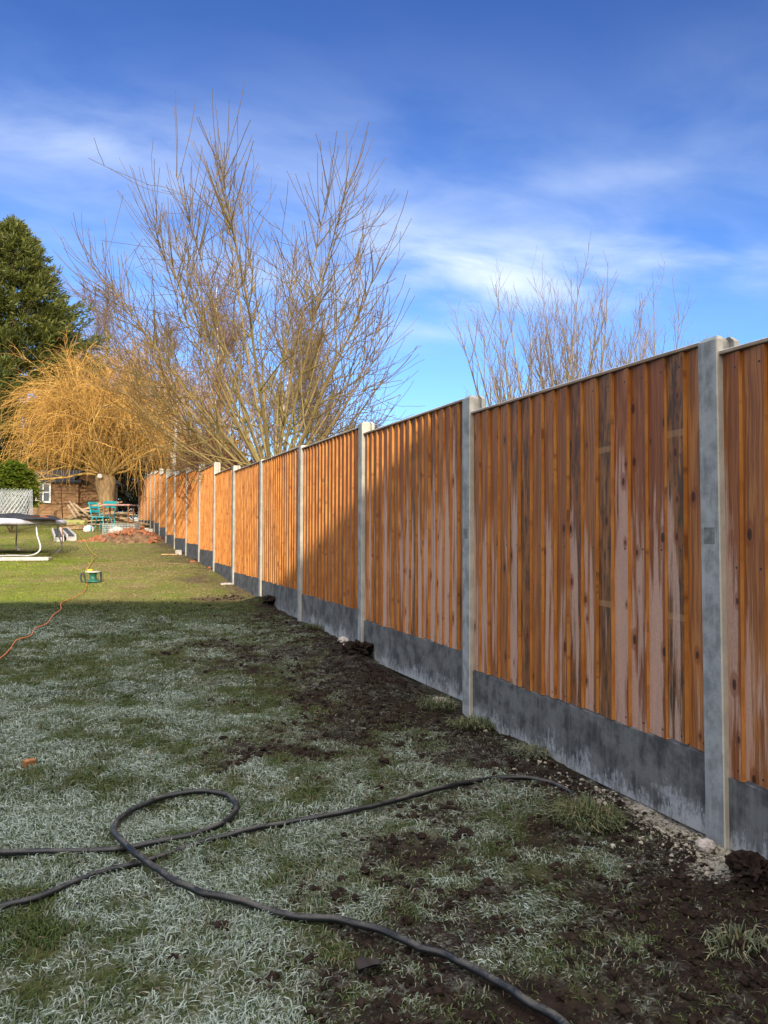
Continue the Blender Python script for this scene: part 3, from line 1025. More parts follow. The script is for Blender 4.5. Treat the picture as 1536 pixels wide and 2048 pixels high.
n = 26000
yy = 1.3 + 9 * rng.uniform(0, 1, n) ** 1.6
xx = rng.uniform(.2, FX - .02, n)
xx[:1500] = rng.uniform(-3.2, 1.2, 1500)
k = rng.uniform(0, 1, n) < .03 + soil_mask(xx, yy) ** 2 * (.3 + .7 * (fbm(xx * 4, yy * 4, 33, 3) > .48))
xx, yy = xx[k], yy[k]
rad = .0022 + .013 * rng.uniform(0, 1, len(xx)) ** 7 + .0035 * rng.uniform(0, 1, len(xx))
v, f = lumps(xx, yy, rad)
tag(link_mesh('soil_crumbs', v, f, M_soil), kind='stuff')
n = 900
yy = rng.normal(2.55, .42, n); xx = FX - np.abs(rng.normal(0, .13, n)) - .01
yy = np.where(rng.uniform(0, 1, n) < .35, rng.normal(2.2, .12, n), yy)
v, f = lumps(xx, yy, .002 + .008 * rng.uniform(0, 1, n) ** 5)
tag(link_mesh('mortar_crumbs', v, f, M_mortar), kind='stuff')


def clod(name, p, r, m, label, cat, group=None, sub=2, squash=.7, jag=.25, seed=0):
    V, Fq = ico(sub)
    nn = 1 + jag * (2 * fbm(V[:, 0] * 1.7 + seed * 3.1 + V[:, 2], V[:, 1] * 1.7 + seed - V[:, 2], seed, 3) - 1) + jag * .35 * np.random.default_rng(seed).uniform(-1, 1, len(V))
    v = V * nn[:, None] * np.array([r * 1.15, r, r * squash]) @ rotz(seed * 1.3).T
    p = np.asarray(p, float)
    o = link_mesh(name, v + p + np.array([0, 0, r * squash * .45]), Fq, m, origin=p)
    return tag(o, label, cat, group)


clod('soil_clod', gpt(2.03, 5.82), .10, M_soil, 'dark lump of dug soil against the foot of the third concrete post', 'soil clod', 'clods of dug soil by the fence', 3, .6, .9, 1)
clod('soil_clod', gpt(1.99, 1.90), .055, M_soil, 'dark soil clod leaning on the nearest gravel board by the pale mortar', 'soil clod', 'clods of dug soil by the fence', 3, .7, .95, 2)
clod('soil_clod', gp(548, 1212), .11, M_soil, 'dark clod of earth below the fence where the sunlight ends', 'soil clod', 'clods of dug soil by the fence', 3, .5, .9, 3)
clod('soil_clod', gp(935, 1672), .026, M_soil, 'small dark clod on the frosted grass just past the black pipe', 'soil clod', 'clods of dug soil by the fence', 2, .6, .5, 4)
clod('pale_stone', gp(1417, 1707), .030, M_stone, 'pinkish pale stone in the mortar at the foot of the nearest post', 'stone', 'stones on the soil', 2, .75, .3, 5)
clod('pale_stone', gp(690, 1287), .05, M_stone, 'flat pale stone under the gravel board beside the third post', 'stone', 'stones on the soil', 2, .5, .4, 6)
clod('pale_stone', gp(700, 1310), .035, M_stone, 'whitish stone on bare soil in front of the third post', 'stone', 'stones on the soil', 2, .6, .4, 7)
clod('pale_stone', gp(885, 1405), .06, M_stone, 'broad dusty stone under the board left of the second post', 'stone', 'stones on the soil', 2, .4, .4, 8)
clod('pale_stone', gp(455, 1172), .08, M_stone, 'flat pale stone lying in the sun beside a far fence post', 'stone', 'stones on the soil', 2, .3, .3, 9)
clod('pale_stone', gp(598, 1563), .010, M_stone, 'tiny white pebble on the frosted turf beyond the black pipe', 'stone', 'stones on the soil', 1, .7, .2, 10)
clod('brick_fragment', gp(301, 1512), .018, M_brickr, 'small reddish brick fragment on the frosted grass', 'brick fragment', None, 1, .7, .3, 11)

p = gp(62, 1535)
o = MB().box(p + np.array([0, 0, .016]), (.052, .03, .034), rotz(.4) @ rotx(.12), .003).build('wood_offcut', M_offcut, origin=p)
tag(o, 'small orange offcut of wood lying alone on the frosted grass', 'wood offcut')

# dead leaf on the turf
p = gp(745, 1940)
a_ = np.linspace(0, 1, 9)
wv = .030 * np.sin(a_ * math.pi) ** .8 + .001
LV = []
for q, wq in zip(a_, wv):
    for s in (-1, 0, 1):
        LV.append(((q - .5) * .085, s * wq, .020 + .012 * abs(s) + .010 * math.sin(q * 5)))
LV = np.array(LV) @ rotz(.5).T + p
LF = np.array([[i * 3 + j, (i + 1) * 3 + j, (i + 1) * 3 + j + 1, i * 3 + j + 1] for i in range(8) for j in range(2)])
M_dead = simple('dead_leaf', (.030, .024, .024), .7, .3, 30)
o = link_mesh('dead_leaf', np.concatenate([LV, LV - np.array([0, 0, .0015])]), [LF, LF[:, ::-1] + len(LV)], M_dead, smooth=True, origin=p)
tag(o, 'curled dark dead leaf lying on frosted grass', 'leaf')


# tufts of longer grass
def tuft(p, n, rad, ln, label, frost=.15):
    a = rng.uniform(0, 6.283, n); r = rad * np.sqrt(rng.uniform(0, 1, n))
    x = p[0] + r * np.cos(a); y = p[1] + r * np.sin(a) * .8
    z = gz(x, y) + .02 * np.exp(-(r / rad) ** 2) - .004
    L = ln * rng.uniform(.4, 1.2, n)
    g = rng.uniform(0, 1, (n, 1))
    c = np.array([[.035, .060, .014]]) * (1 - g) + np.array([[.13, .15, .045]]) * g
    st = rng.uniform(0, 1, (n, 1)) < .22
    c = np.where(st, np.array([[.26, .21, .11]]), c)
    t_ = c * (1 - frost) + frost * np.array([[.42, .47, .42]])
    v, q, tr, cc = blade_mesh(x, y, z, L, L * rng.uniform(.35, .95, n), .0035 * rng.uniform(.7, 1.4, n), a + rng.normal(0, .9, n), c * .7, t_)
    o = link_mesh('grass_tuft', v, [q, tr], M_grass, attrs={'col': cc}, origin=p)
    return tag(o, label, 'grass tuft', 'tufts of long grass on the soil')


tuft(gp(1180, 1648), 900, .14, .058, 'long green grass tuft on the dark soil below the end of the black pipe')
tuft(gp(950, 1452), 700, .14, .055, 'green grass tuft at the foot of the second concrete post')
tuft(gp(880, 1415), 350, .12, .065, 'dry straw coloured tuft left of the second concrete post', .2)
tuft(gp(640, 1262), 500, .15, .05, 'low grass tuft beside the gravel board between third and fourth posts')
tuft(gp(1060, 1512), 380, .10, .045, 'thin frosted tuft on the soil beneath the large gravel board', .4)
tuft(gp(1480, 1900), 160, .09, .045, 'sparse tuft on the dark soil in front of the nearest gravel board', .3)


pipe('orange_cable', [(-60, 1356), (0, 1331), (22, 1310), (35, 1292), (62, 1283), (72, 1268), (95, 1258), (108, 1240), (123, 1228), (124, 1215), (150, 1203), (170, 1190), (174, 1176), (176, 1168)],
     .0045, 'orange power cable winding across the lawn to the green reel', 'cable', M_cable_o, 120, None, .03, 6)
pipe('yellow_cable', [(172, 1150), (180, 1138), (186, 1127), (193, 1119), (185, 1112), (179, 1104), (175, 1098), (170, 1088), (162, 1080), (157, 1072), (150, 1066)],
     .0065, 'yellow power cable snaking from the green reel to the far garden', 'cable', M_cable_y, 90, None, .03, 6)

# ------------------------------------------------------------------ cable reel
p = gp(187, 1169)
reel = thing('cable_reel', p, 'green plastic cable reel standing on the sunlit lawn', 'cable reel')
RX, UY = CR * 1.0, np.array([0, 0, 1.])
mb = MB().lathe(p + np.array([0, 0, .012]), [(0.001, -.004), (.115, -.004), (.12, .004), (.12, .014), (.05, .02), (.048, .11), (.06, .125), (.06, .135), (0.001, .135)], 24)
mb.build('drum', M_reel, reel, True)
mb = MB().lathe(p + np.array([0, 0, .150]), [(0.001, 0), (.105, 0), (.11, .006), (.11, .018), (.001, .02)], 24)
mb.build('top_plate', M_slab, reel)
MB().box(p - CR * .045 + np.array([0, 0, .183]), (.075, .05, .026), rotz(-YAW), .006).build('socket_cover', M_yellow, reel)
fr_ = MB()
for s in (1,):
    fr_.tube([p + CR * .118 + np.array([0, 0, .02]), p + CR * .125 + np.array([0, 0, .10]), p + CR * .112 + np.array([0, 0, .165])], .010, 6)
    fr_.tube([p + CR * .112 + np.array([.0, -.03, .02]), p + CR * .105 + np.array([0, -.03, .165])], .008, 6)
fr_.build('support_bar', M_reelblk, reel)
h0 = p - CR * .165
MB().tube(spline([h0 + np.array([0, 0, .01]), h0 - CR * .018 + np.array([0, 0, .07]), h0 + np.array([0, 0, .135]), h0 + CR * .03 + np.array([0, 0, .12]), h0 + CR * .045 + np.array([0, 0, .06]), h0 + CR * .05 + np.array([0, 0, .008])], 30), .013, 7).build('carry_handle', M_reelblk, reel)

# ------------------------------------------------------------------ trampoline and what stands on it
TC = P3(-28, 1062, 16.2)
TR = 1.5
tg = float(gz(TC[0], TC[1], False))
TZ = P3(20, 1046, 14.8)[2]
tramp = thing('trampoline', (TC[0], TC[1], tg), 'round garden trampoline with pale padding and curved steel legs', 'trampoline')
a_ = np.linspace(0, 2 * math.pi, 73)
ring = np.stack([TC[0] + TR * np.cos(a_), TC[1] + TR * np.sin(a_), np.full(73, TZ - .04)], 1)
MB().tube(ring, .02, 8, False).build('frame_ring', M_steel, tramp, True)
mb = MB()
prof = [(TR - .30, .02), (TR - .22, .045), (TR - .06, .05), (TR + .03, .025), (TR + .045, -.03), (TR + .03, -.075), (TR + .02, -.07), (TR + .02, -.02), (TR - .28, 0.0)]
mb.lathe((TC[0], TC[1], TZ), prof, 64)
pv = np.concatenate(mb.v)
pv[:, 2] += .012 * np.sin(pv[:, 0] * 9) * np.cos(pv[:, 1] * 8)
mb.v = [pv]
mb.build('padding', M_pad, tramp, True)
MB().lathe((TC[0], TC[1], TZ), [(.001, -.01), (TR - .3, .012), (TR - .3, .006), (.001, -.016)], 48).build('bed', M_mat, tramp)
for q in range(3):
    # U-shaped legs: two uprights and a bar along the ground, bent at the foot
    a0 = R(-48 + q * 120)
    a1 = a0 - R(46)
    e0 = np.array([TC[0] + TR * math.cos(a0), TC[1] + TR * math.sin(a0), TZ - .05])
    e1 = np.array([TC[0] + TR * math.cos(a1), TC[1] + TR * math.sin(a1), TZ - .05])
    out = unit(np.array([math.cos((a0 + a1) / 2), math.sin((a0 + a1) / 2), 0]))
    along = unit(e1 - e0)
    gb = tg + .03
    pts = [e0, e0 + out * .03 + np.array([0, 0, -.22]) - along * .01, e0 + out * .08 - along * .06 + np.array([0, 0, -(TZ - .05 - gb) * .8]), np.array([*(e0 + along * .10 + out * .07)[:2], gb]),
           np.array([*(e0 * .6 + e1 * .4 + out * .05)[:2], gb]), np.array([*(e1 - along * .10 + out * .07)[:2], gb]), e1 + out * .08 + along * .06 + np.array([0, 0, -(TZ - .05 - gb) * .8]), e1 + out * .03 + np.array([0, 0, -.22]), e1]
    MB().tube(spline(pts, 60), .019, 8).build('leg', M_steel, tramp, True)

# crumpled black net lying on the bed
p = np.array([*P3(30, 1040, 15.6)[:2], TZ + .03])
gu, gv = np.meshgrid(np.linspace(-1, 1, 40), np.linspace(-1, 1, 24))
rr_ = np.clip(1 - np.maximum(np.abs(gu), np.abs(gv)) ** 4, 0, 1)
nv_ = np.stack([p[0] + gu * .75 * CR[0] + gv * .4 * CF[0] + fbm(gu * 2, gv * 2, 5) * .1, p[1] + gu * .75 * CR[1] + gv * .4 * CF[1], TZ + .03 + rr_ * (.03 + .16 * fbm(gu * 2.2 + 9, gv * 2.2, 6, 3))], -1).reshape(-1, 3)
q_ = (np.arange(23)[:, None] * 40 + np.arange(39)[None]).ravel()
o = link_mesh('safety_net', nv_, np.stack([q_, q_ + 1, q_ + 41, q_ + 40], 1), M_mat, smooth=True, origin=p)
tag(o, 'crumpled black safety net heaped on the trampoline bed', 'net')
p = np.array([*P3(77, 1040, 15.0)[:2], TZ + .052])
gu, gv = np.meshgrid(np.linspace(-1, 1, 14), np.linspace(-1, 1, 10))
nv_ = np.stack([p[0] + gu * .17 * CR[0] + gv * .12 * CF[0], p[1] + gu * .17 * CR[1] + gv * .12 * CF[1], p[2] + .035 * (1 - gu ** 2) * fbm(gu * 3, gv * 3, 8) + .012], -1).reshape(-1, 3)
q_ = (np.arange(9)[:, None] * 14 + np.arange(13)[None]).ravel()
o = link_mesh('orange_cloth', nv_, np.stack([q_, q_ + 1, q_ + 15, q_ + 14], 1), M_orange, smooth=True, origin=p)
tag(o, 'orange cloth lying on the trampoline padding', 'cloth')
# roll of chicken wire
p = np.array([*P3(26, 1030, 17.2)[:2], TZ + .03])
zt_ = P3(30, 983, 17.2)[2]
paths = []
nh = 30
for lay, rr in enumerate((.40, .36, .27)):
    for s in (-1, 1):
        for q in range(int(nh * rr / .4)):
            a0 = q * 2 * math.pi / int(nh * rr / .4)
            tt_ = np.linspace(0, 1, 14)
            aa = a0 + s * tt_ * 1.25
            zz = p[2] + tt_ * (zt_ - p[2]) * (1 - .05 * lay)
            rad_ = rr * (1 + .05 * np.sin(aa * 2 + lay)) * (1 - .06 * tt_)
            paths.append(np.stack([p[0] + rad_ * np.cos(aa), p[1] + rad_ * np.sin(aa), zz], 1))
v, f = tube_data(np.array(paths), np.full((len(paths), 14), .0026), 3)
o = link_mesh('wire_mesh_roll', v, f, M_net, origin=p)
tag(o, 'upright roll of grey chicken wire standing on the trampoline', 'wire roll')

# concrete slab on the lawn
p = gp(52, 1126)
o = MB().box(p + np.array([0, 0, .035]), (.86, .40, .06), rotz(-YAW + .25), .008).build('concrete_slab', M_slab, origin=p)
tag(o, 'pale flat concrete slab lying on the lawn in front of the trampoline', 'slab')

# two grey white boards lying side by side, and a rusty stake
for i, ((x0, y0), (x1, y1), lab) in enumerate((((118, 1087), (109, 1063), 'white edged grey board by the trampoline, nearer its legs'), ((143, 1085), (121, 1063), 'white edged grey board lying beside the rusty stake'))):
    a = gp(x0, y0); b = gp(x1, y1)
    b = a + unit(b - a) * min(2.4, np.linalg.norm(b - a))
    d = unit(b - a); az = math.atan2(d[1], d[0])
    rot = rotz(az) @ roty(-math.asin(d[2]))
    L = np.linalg.norm(b - a)
    bd = thing('drainage_board', a, lab, 'board', 'pale boards lying on the far lawn')
    MB().box((a + b) / 2 + np.array([0, 0, .11]), (L, .15, .05), rot, .004).build('channel', M_oldwood if False else M_felt, bd)
    mb = MB()
    for s in (-1, 1):
        mb.box((a + b) / 2 + np.array([0, 0, .12]) + np.array([-d[1], d[0], 0]) * s * .10, (L, .045, .09), rot, .004)
    mb.box(a + np.array([0, 0, .05]) - d * .027, (.05, .25, .12), rot, .004)
    mb.build('edging', M_edge, bd)
p = gp(125, 1101)
o = MB().tube([p, p + np.array([.005, 0, .6]), P3(121, 972, 15.9)], .011, 6).build('rusty_stake', M_rust, origin=p)
tag(o, 'thin rusty stake standing upright beside the trampoline', 'stake')

# ------------------------------------------------------------------ far end of the garden: shed, wood, chair, table, rubble
SY = 31.0


def shed(name, x0p, x1p, top_p, eave_p, depth, label, gable=False):
    a = P3(x0p, 1040, depth); b = P3(x1p, 1040, depth)
    c = (a + b) / 2
    zg = float(gz(c[0], c[1], False)) - .1
    root = thing(name, (c[0], c[1], zg), label, 'shed')
    return a, b, zg, root


# main shed: long wall to the lawn, felt roof sloping towards us
dp = 29.6
A = P3(58, 1040, dp); B = P3(156, 1040, dp)
zg = float(gz(*((A + B) / 2)[:2], False)) - .1
ev = P3(100, 969, dp)[2]; rg = P3(100, 947, dp + 1.2)[2]
c = (A + B) / 2; c[2] = zg
sh = thing('garden_shed', c, 'brown boarded garden shed with a dark felt roof beyond the willow', 'shed')
back = CF * np.array([1, 1, 0]) * 2.2; back = unit(back) * 2.2
A[2] = B[2] = zg
up = np.array([0, 0, 1.])
MB().add([A, B, B + back, A + back, A + up * (ev - zg), B + up * (ev - zg), B + back + up * (ev - zg), A + back + up * (ev - zg)] + [(A + A + back) / 2 + up * (rg - zg - .05), (B + B + back) / 2 + up * (rg - zg - .05)],
         np.array([[0, 1, 5, 4], [2, 3, 7, 6]]), np.array([[1, 2, 6, 9, 5], [3, 0, 4, 8, 7]])) if False else None
mb = MB()
mb.add([A, B, B + back, A + back, A + up * (ev - zg), B + up * (ev - zg), B + back + up * (ev - zg), A + back + up * (ev - zg), A + back / 2 + up * (rg - zg - .05), B + back / 2 + up * (rg - zg - .05)],
       np.array([[0, 1, 5, 4], [2, 3, 7, 6]]), np.array([[1, 2, 6, 9, 5], [3, 0, 4, 8, 7]]))
mb.build('wall', M_lap, sh)
mb = MB()
ax_ = unit(B - A)
for s in (0, 1):
    e0 = A - ax_ * .12 + (back if s else 0) + unit(back) * (.14 if s else -.14) + up * (ev - zg - .03)
    r0 = A - ax_ * .12 + back / 2 + up * (rg - zg)
    L = np.linalg.norm(B - A) + .24
    q = np.array([e0, e0 + ax_ * L, r0 + ax_ * L, r0]); q = np.concatenate([q, q + up * .04])
    mb.add(q, np.array([[0, 1, 2, 3], [7, 6, 5, 4], [0, 4, 5, 1], [1, 5, 6, 2], [2, 6, 7, 3], [3, 7, 4, 0]]))
mb.build('roof', M_felt, sh)
wc = P3(87, 990, dp) - unit(back) * .03
rzm = np.array([ax_, unit(back), up]).T
mb = MB()
for dx, dz, sx, sz in ((-.26, 0, .06, .76), (.26, 0, .06, .76), (0, .35, .46, .06), (0, -.35, .46, .06), (0, 0, .04, .64), (-.12, 0.02, .20, .035), (.12, 0.02, .20, .035)):
    mb.box(wc + ax_ * dx + up * dz, (sx, .05, sz), rzm)
wf = mb.build('window', M_white, sh)
MB().box(wc + unit(back) * .012, (.47, .02, .66), rzm).build('pane', M_glass, wf)
# second, taller shed with its gable to the lawn
dp2 = 29.75
A = P3(150, 1040, dp2); B = P3(199, 1040, dp2)
c = (A + B) / 2; zg = float(gz(c[0], c[1], False)) - .1
c[2] = zg; A[2] = B[2] = zg
sh = thing('garden_shed', c, 'brown boarded shed with its gable and small vent behind the willow trunk', 'shed')
ev = P3(170, 966, dp2)[2]; rg = P3(170, 941, dp2)[2]
back = unit(back) * 2.0; mid_ = (A + B) / 2
mb = MB()
mb.add([A, B, B + back, A + back, A + up * (ev - zg), B + up * (ev - zg), B + back + up * (ev - zg), A + back + up * (ev - zg), mid_ + up * (rg - zg), mid_ + back + up * (rg - zg)],
       np.array([[1, 2, 6, 5], [3, 0, 4, 7]]), np.array([[0, 1, 5, 8, 4], [2, 3, 7, 9, 6]]))
mb.build('wall', M_lap, sh)
mb = MB()
for s in (-1, 1):
    e = (A if s < 0 else B) + ax_ * s * .08 + up * (ev - zg - .03) - unit(back) * .1
    r0 = mid_ + up * (rg - zg + .03) - unit(back) * .1
    q = np.array([e, r0, r0 + back * 1.1, e + back * 1.1]); q = np.concatenate([q, q + up * .04])
    mb.add(q, np.array([[0, 1, 2, 3], [7, 6, 5, 4], [0, 4, 5, 1], [1, 5, 6, 2], [2, 6, 7, 3], [3, 7, 4, 0]]))
mb.build('roof', M_felt, sh)
MB().box(P3(171, 970, dp2) - unit(back) * .02, (.18, .04, .14), rzm).build('vent', M_mat, sh)

# pale upright timber by the shed
p = gpt(*P3(76, 1030, 26.5)[:2])
q = P3(76, 962, 26.5)
o = MB().box((p + q) / 2, (.085, .085, q[2] - p[2]), rotz(.2), .004).build('timber_post', M_timber, origin=p)
tag(o, 'pale new timber post upright in front of the shed window', 'post')

# woodpile: planks thrown in a heap
wp_c = gpt(*P3(200, 1040, 26.2)[:2])
LBL = 'sawn plank in the loose woodpile in front of the sheds'
for i in range(46):
    px = 135 + 130 * (i * .6180339 % 1)
    lay = int(i / 9)
    dd = 26.0 + rng.uniform(-.5, .6)
    q = P3(px, 1040, dd)
    zb = float(gz(q[0], q[1], False))
    L = rng.uniform(.6, 1.7)
    hmax = .12 + .58 * math.exp(-((px - 195) / 45) ** 2)
    z = zb + .04 + hmax * (lay / 4.6)
    rot = rotz(-YAW + rng.normal(0, .28)) @ roty(rng.normal(0, .14) + (px - 195) * .0025)
    o = MB().box((q[0], q[1], z), (L, rng.uniform(.08, .15), rng.uniform(.03, .07)), rot, .003).build('plank', (M_oldwood, M_timber, M_oldwood, M_willow)[i % 4], origin=(q[0], q[1], zb))
    tag(o, LBL, 'plank', 'planks in the woodpile')
for i, (x0, y0, x1, y1, dd) in enumerate(((139, 1007, 160, 1036, 25.3), (146, 1010, 176, 1034, 25.2), (136, 1014, 152, 1040, 25.3))):
    a, b = P3(x0, y0, dd + .5), P3(x1, y1, dd)
    o = MB().tube([a, b], .035, 6).build('plank', M_oldwood, origin=b)
    tag(o, LBL, 'plank', 'planks in the woodpile')
a, b = P3(117, 1041, 24.6), P3(172, 1040, 24.4)
b[2] = a[2] = float(gz(a[0], a[1], False)) + .13
o = MB().tube(spline([a, a * .5 + b * .5 + np.array([0, 0, .02]), b], 12), [.10 + .008 * math.sin(k) for k in range(12)], 12).build('log', M_log, origin=a)
tag(o, 'thick mossy green log lying before the woodpile', 'log')
for i, (x0, x1, dz, dd) in enumerate(((120, 160, .03, 24.1), (130, 172, .05, 24.2), (124, 150, .10, 24.2), (140, 168, .02, 23.9))):
    a, b = P3(x0, 1050, dd), P3(x1, 1050, dd + rng.uniform(-.3, .3))
    g0 = float(gz(a[0], a[1], False))
    a[2] = g0 + dz; b[2] = g0 + dz + .03
    o = MB().tube([a, b], .032, 6).build('branch', M_willow, origin=a)
    tag(o, 'cut branch lying under the mossy log', 'branch', 'cut branches on the ground')
p = P3(178, 1050, 23.6); p[2] = float(gz(p[0], p[1]))
clod('plastic_bag', p, .15, M_bag, 'crumpled white plastic bag at the end of the mossy log', 'bag', None, 2, .8, .25, 21)

# teal bistro chair
DC = 23.5
cb = P3(200, 1050, DC); cb[2] = float(gz(cb[0], cb[1], False)) + .02
chair = thing('bistro_chair', cb, 'teal painted metal garden chair beside the table', 'chair')
fx, fy = CR * np.array([1, 1, 0]), unit(CF * np.array([1, 1, 0]))
rz2 = rotz(-YAW - .35)
ch_ = lambda x, y, z: cb + rz2 @ np.array([x, y, z])
MB().box(ch_(.06, 0, .42), (.42, .40, .03), rz2, .01).build('seat', M_teal, chair)
mb = MB()
for y in (-.19, .19):
    mb.tube(spline([ch_(-.15, y, .42), ch_(-.20, y, .65), ch_(-.27, y, .86)], 8), .016, 6)
for z, xo in ((.84, -.26), (.72, -.225), (.60, -.19)):
    mb.box(ch_(xo, 0, z), (.016, .38, .075), rz2, .004)
mb.build('backrest', M_teal, chair)
for x in (-.13, .25):
    for y in (-.18, .18):
        MB().tube([ch_(x, y, .41), ch_(x * 1.35, y * 1.1, 0)], .016, 6).build('leg', M_teal, chair)
cb2 = P3(213, 1030, 24.6); cb2[2] = float(gz(cb2[0], cb2[1], False)) + .02
chair2 = thing('bistro_chair', cb2, 'teal painted metal chair half hidden behind the table', 'chair')
rz3 = rotz(-YAW + 2.4)
ch2 = lambda x, y, z: cb2 + rz3 @ np.array([x, y, z])
MB().box(ch2(.06, 0, .42), (.42, .40, .03), rz3, .01).build('seat', M_teal, chair2)
mb = MB()
for y in (-.19, .19):
    mb.tube([ch2(-.15, y, .42), ch2(-.24, y, .84)], .016, 6)
for z, xo in ((.80, -.235), (.68, -.205)):
    mb.box(ch2(xo, 0, z), (.016, .38, .09), rz3, .004)
mb.build('backrest', M_teal, chair2)
for x in (-.13, .25):
    for y in (-.18, .18):
        MB().tube([ch2(x, y, .41), ch2(x * 1.35, y * 1.1, 0)], .016, 6).build('leg', M_teal, chair2)
tb = P3(238, 1045, 23.8); tg_ = float(gz(tb[0], tb[1], False)); tb[2] = tg_
table = thing('garden_table', tb, 'garden table with a faded red top and dark legs before the fence', 'table')
tz_ = P3(238, 1014, 23.8)[2] - tg_
rz4 = rotz(-YAW)
t_ = lambda x, y, z: tb + rz4 @ np.array([x, y, z])
MB().box(t_(0, 0, tz_), (.84, .60, .045), rz4, .008).build('tabletop', M_pink, table)
for x in (-.36, .36):
    for y in (-.24, .24):
        MB().box(t_(x, y, (tz_ - .022) / 2), (.04, .04, tz_ - .045), rz4, .003).build('leg', M_rust, table)
# low wire pen in front
pa, pb = P3(205, 1060, 22.6), P3(270, 1060, 22.9)
g0 = float(gz(*((pa + pb) / 2)[:2], False))
hh = .34
d = unit((pb - pa) * np.array([1, 1, 0])); wl = np.linalg.norm((pb - pa)[:2]); dpv = unit(CF * np.array([1, 1, 0])) * .55
paths = []
K = 2
for o_ in (np.zeros(3), dpv):
    for q in np.linspace(0, wl, 22):
        b0 = pa * np.array([1, 1, 0]) + d * q + o_; b0[2] = g0
        paths.append([b0, b0 + np.array([0, 0, hh])])
    for z in np.linspace(.02, hh, 7):
        b0 = pa * np.array([1, 1, 0]) + o_; b0[2] = g0 + z
        paths.append([b0, b0 + d * wl])
for e in (0, wl):
    for z in np.linspace(.02, hh, 7):
        b0 = pa * np.array([1, 1, 0]) + d * e; b0[2] = g0 + z
        paths.append([b0, b0 + dpv])
v, f = tube_data(np.array(paths), np.full((len(paths), 2), .007), 4)
o = link_mesh('wire_pen', v, f, M_net, origin=(pa[0], pa[1], g0))
tag(o, 'low grey wire mesh pen in front of the teal chair', 'wire pen')

# rubble heap: earth with bricks on it
hc = gpt(*P3(262, 1072, 21.3)[:2])
gu, gv = np.meshgrid(np.linspace(-1, 1, 50), np.linspace(-1, 1, 30))
hx = hc[0] + gu * 1.05 * CR[0] + gv * .75 * CF[0]; hy = hc[1] + gu * 1.05 * CR[1] + gv * .75 * CF[1]
hr = np.clip(1 - gu ** 2 - gv ** 2, 0, 1)
hzv = gz(hx, hy) - .03 + hr ** .8 * (.24 + .16 * np.exp(-((gu - .2) / .4) ** 2)) * (.6 + .8 * fbm(gu * 3, gv * 3, 15, 4))
q_ = (np.arange(29)[:, None] * 50 + np.arange(49)[None]).ravel()
M_earth = simple('rubble_earth', (.16, .095, .055), .95, .5, 9, .1, bstr=.8)
o = link_mesh('earth_heap', np.stack([hx, hy, hzv], -1).reshape(-1, 3), np.stack([q_, q_ + 1, q_ + 51, q_ + 50], 1), M_earth, origin=hc)
tag(o, 'low heap of brown earth and rubble by the far fence', 'earth heap')


def heap_z(x, y):
    dx, dy = x - hc[0], y - hc[1]
    a = (dx * CR[0] + dy * CR[1]) / 1.05; b = (dx * CF[0] + dy * CF[1]) / .75
    r_ = max(0, 1 - a * a - b * b)
    return float(gz(x, y)) + r_ ** .8 * (.24 + .16 * math.exp(-((a - .2) / .4) ** 2)) * .9


for i in range(34):
    u_ = rng.uniform(-1.05, .95); w_ = rng.uniform(-.95, .25)
    x = hc[0] + u_ * 1.05 * CR[0] + w_ * .75 * CF[0]; y = hc[1] + u_ * 1.05 * CR[1] + w_ * .75 * CF[1]
    if x > FX - .15:
        x = FX - .2 - rng.uniform(0, .2)
    z = heap_z(x, y)
    rot = rotz(rng.uniform(0, 3.1)) @ rotx(rng.normal(0, .35)) @ roty(rng.normal(0, .3))
    o = MB().box((x, y, z - .005), (.215, .10, .065), rot, .004).build('brick', M_brickr, origin=(x, y, z - .03))
    tag(o, 'orange red brick lying on the earth heap by the far fence', 'brick', 'bricks on the rubble heap')
for i, (px, py) in enumerate(((236, 1059), (228, 1061))):
    q = P3(px, py, 21.2)
    clod('pale_rubble', (q[0], q[1], heap_z(q[0], q[1]) + .02), .13 - .02 * i, M_slab, ('large pale lump of rubble on top of the brick heap', 'smaller pale rubble lump beside the large one on the brick heap')[i], 'rubble', None, 2, .7, .3, 30 + i)
for i, (px, dd) in enumerate(((276, 22.9), (287, 23.0), (299, 22.8))):
    q = P3(px, 1056, dd); q[2] = float(gz(q[0], q[1], False))
    if q[0] > FX - .26: q[0] = FX - .27
    o = MB().box(q + np.array([0, 0, .12]), (.22, .40, .21), rotz(-.1 * i + .2), .006).build('concrete_block', M_slab, origin=q)
    tag(o, 'pale concrete block lying behind the rubble heap at the fence', 'concrete block', 'concrete blocks by the far fence')
p = gp(362, 1113); p[0] = min(p[0], FX - .12)
o = MB().box(p + np.array([0, 0, .045]), (.10, .12, .11), rotz(.3), .006).build('broken_block', M_slab, origin=p)
tag(o, 'small pale block at the foot of a sunlit fence post', 'block')
p = gp(352, 1114)
o = MB().box(p + np.array([-.12, 0, .015]), (.34, .16, .025), rotz(-.3), .004).build('scrap_board', M_timber, origin=p)
tag(o, 'pale scrap board flat on the lawn beside the fence', 'board')
clod('brick_fragment', gp(386, 1128), .05, M_brickr, 'orange brick fragment by a sunlit fence post foot', 'brick fragment', None, 1, .7, .2, 41)
clod('brick_fragment', gp(421, 1140), .05, M_brickr, 'orange brick fragment under the gravel board in the sun', 'brick fragment', None, 1, .7, .2, 42)


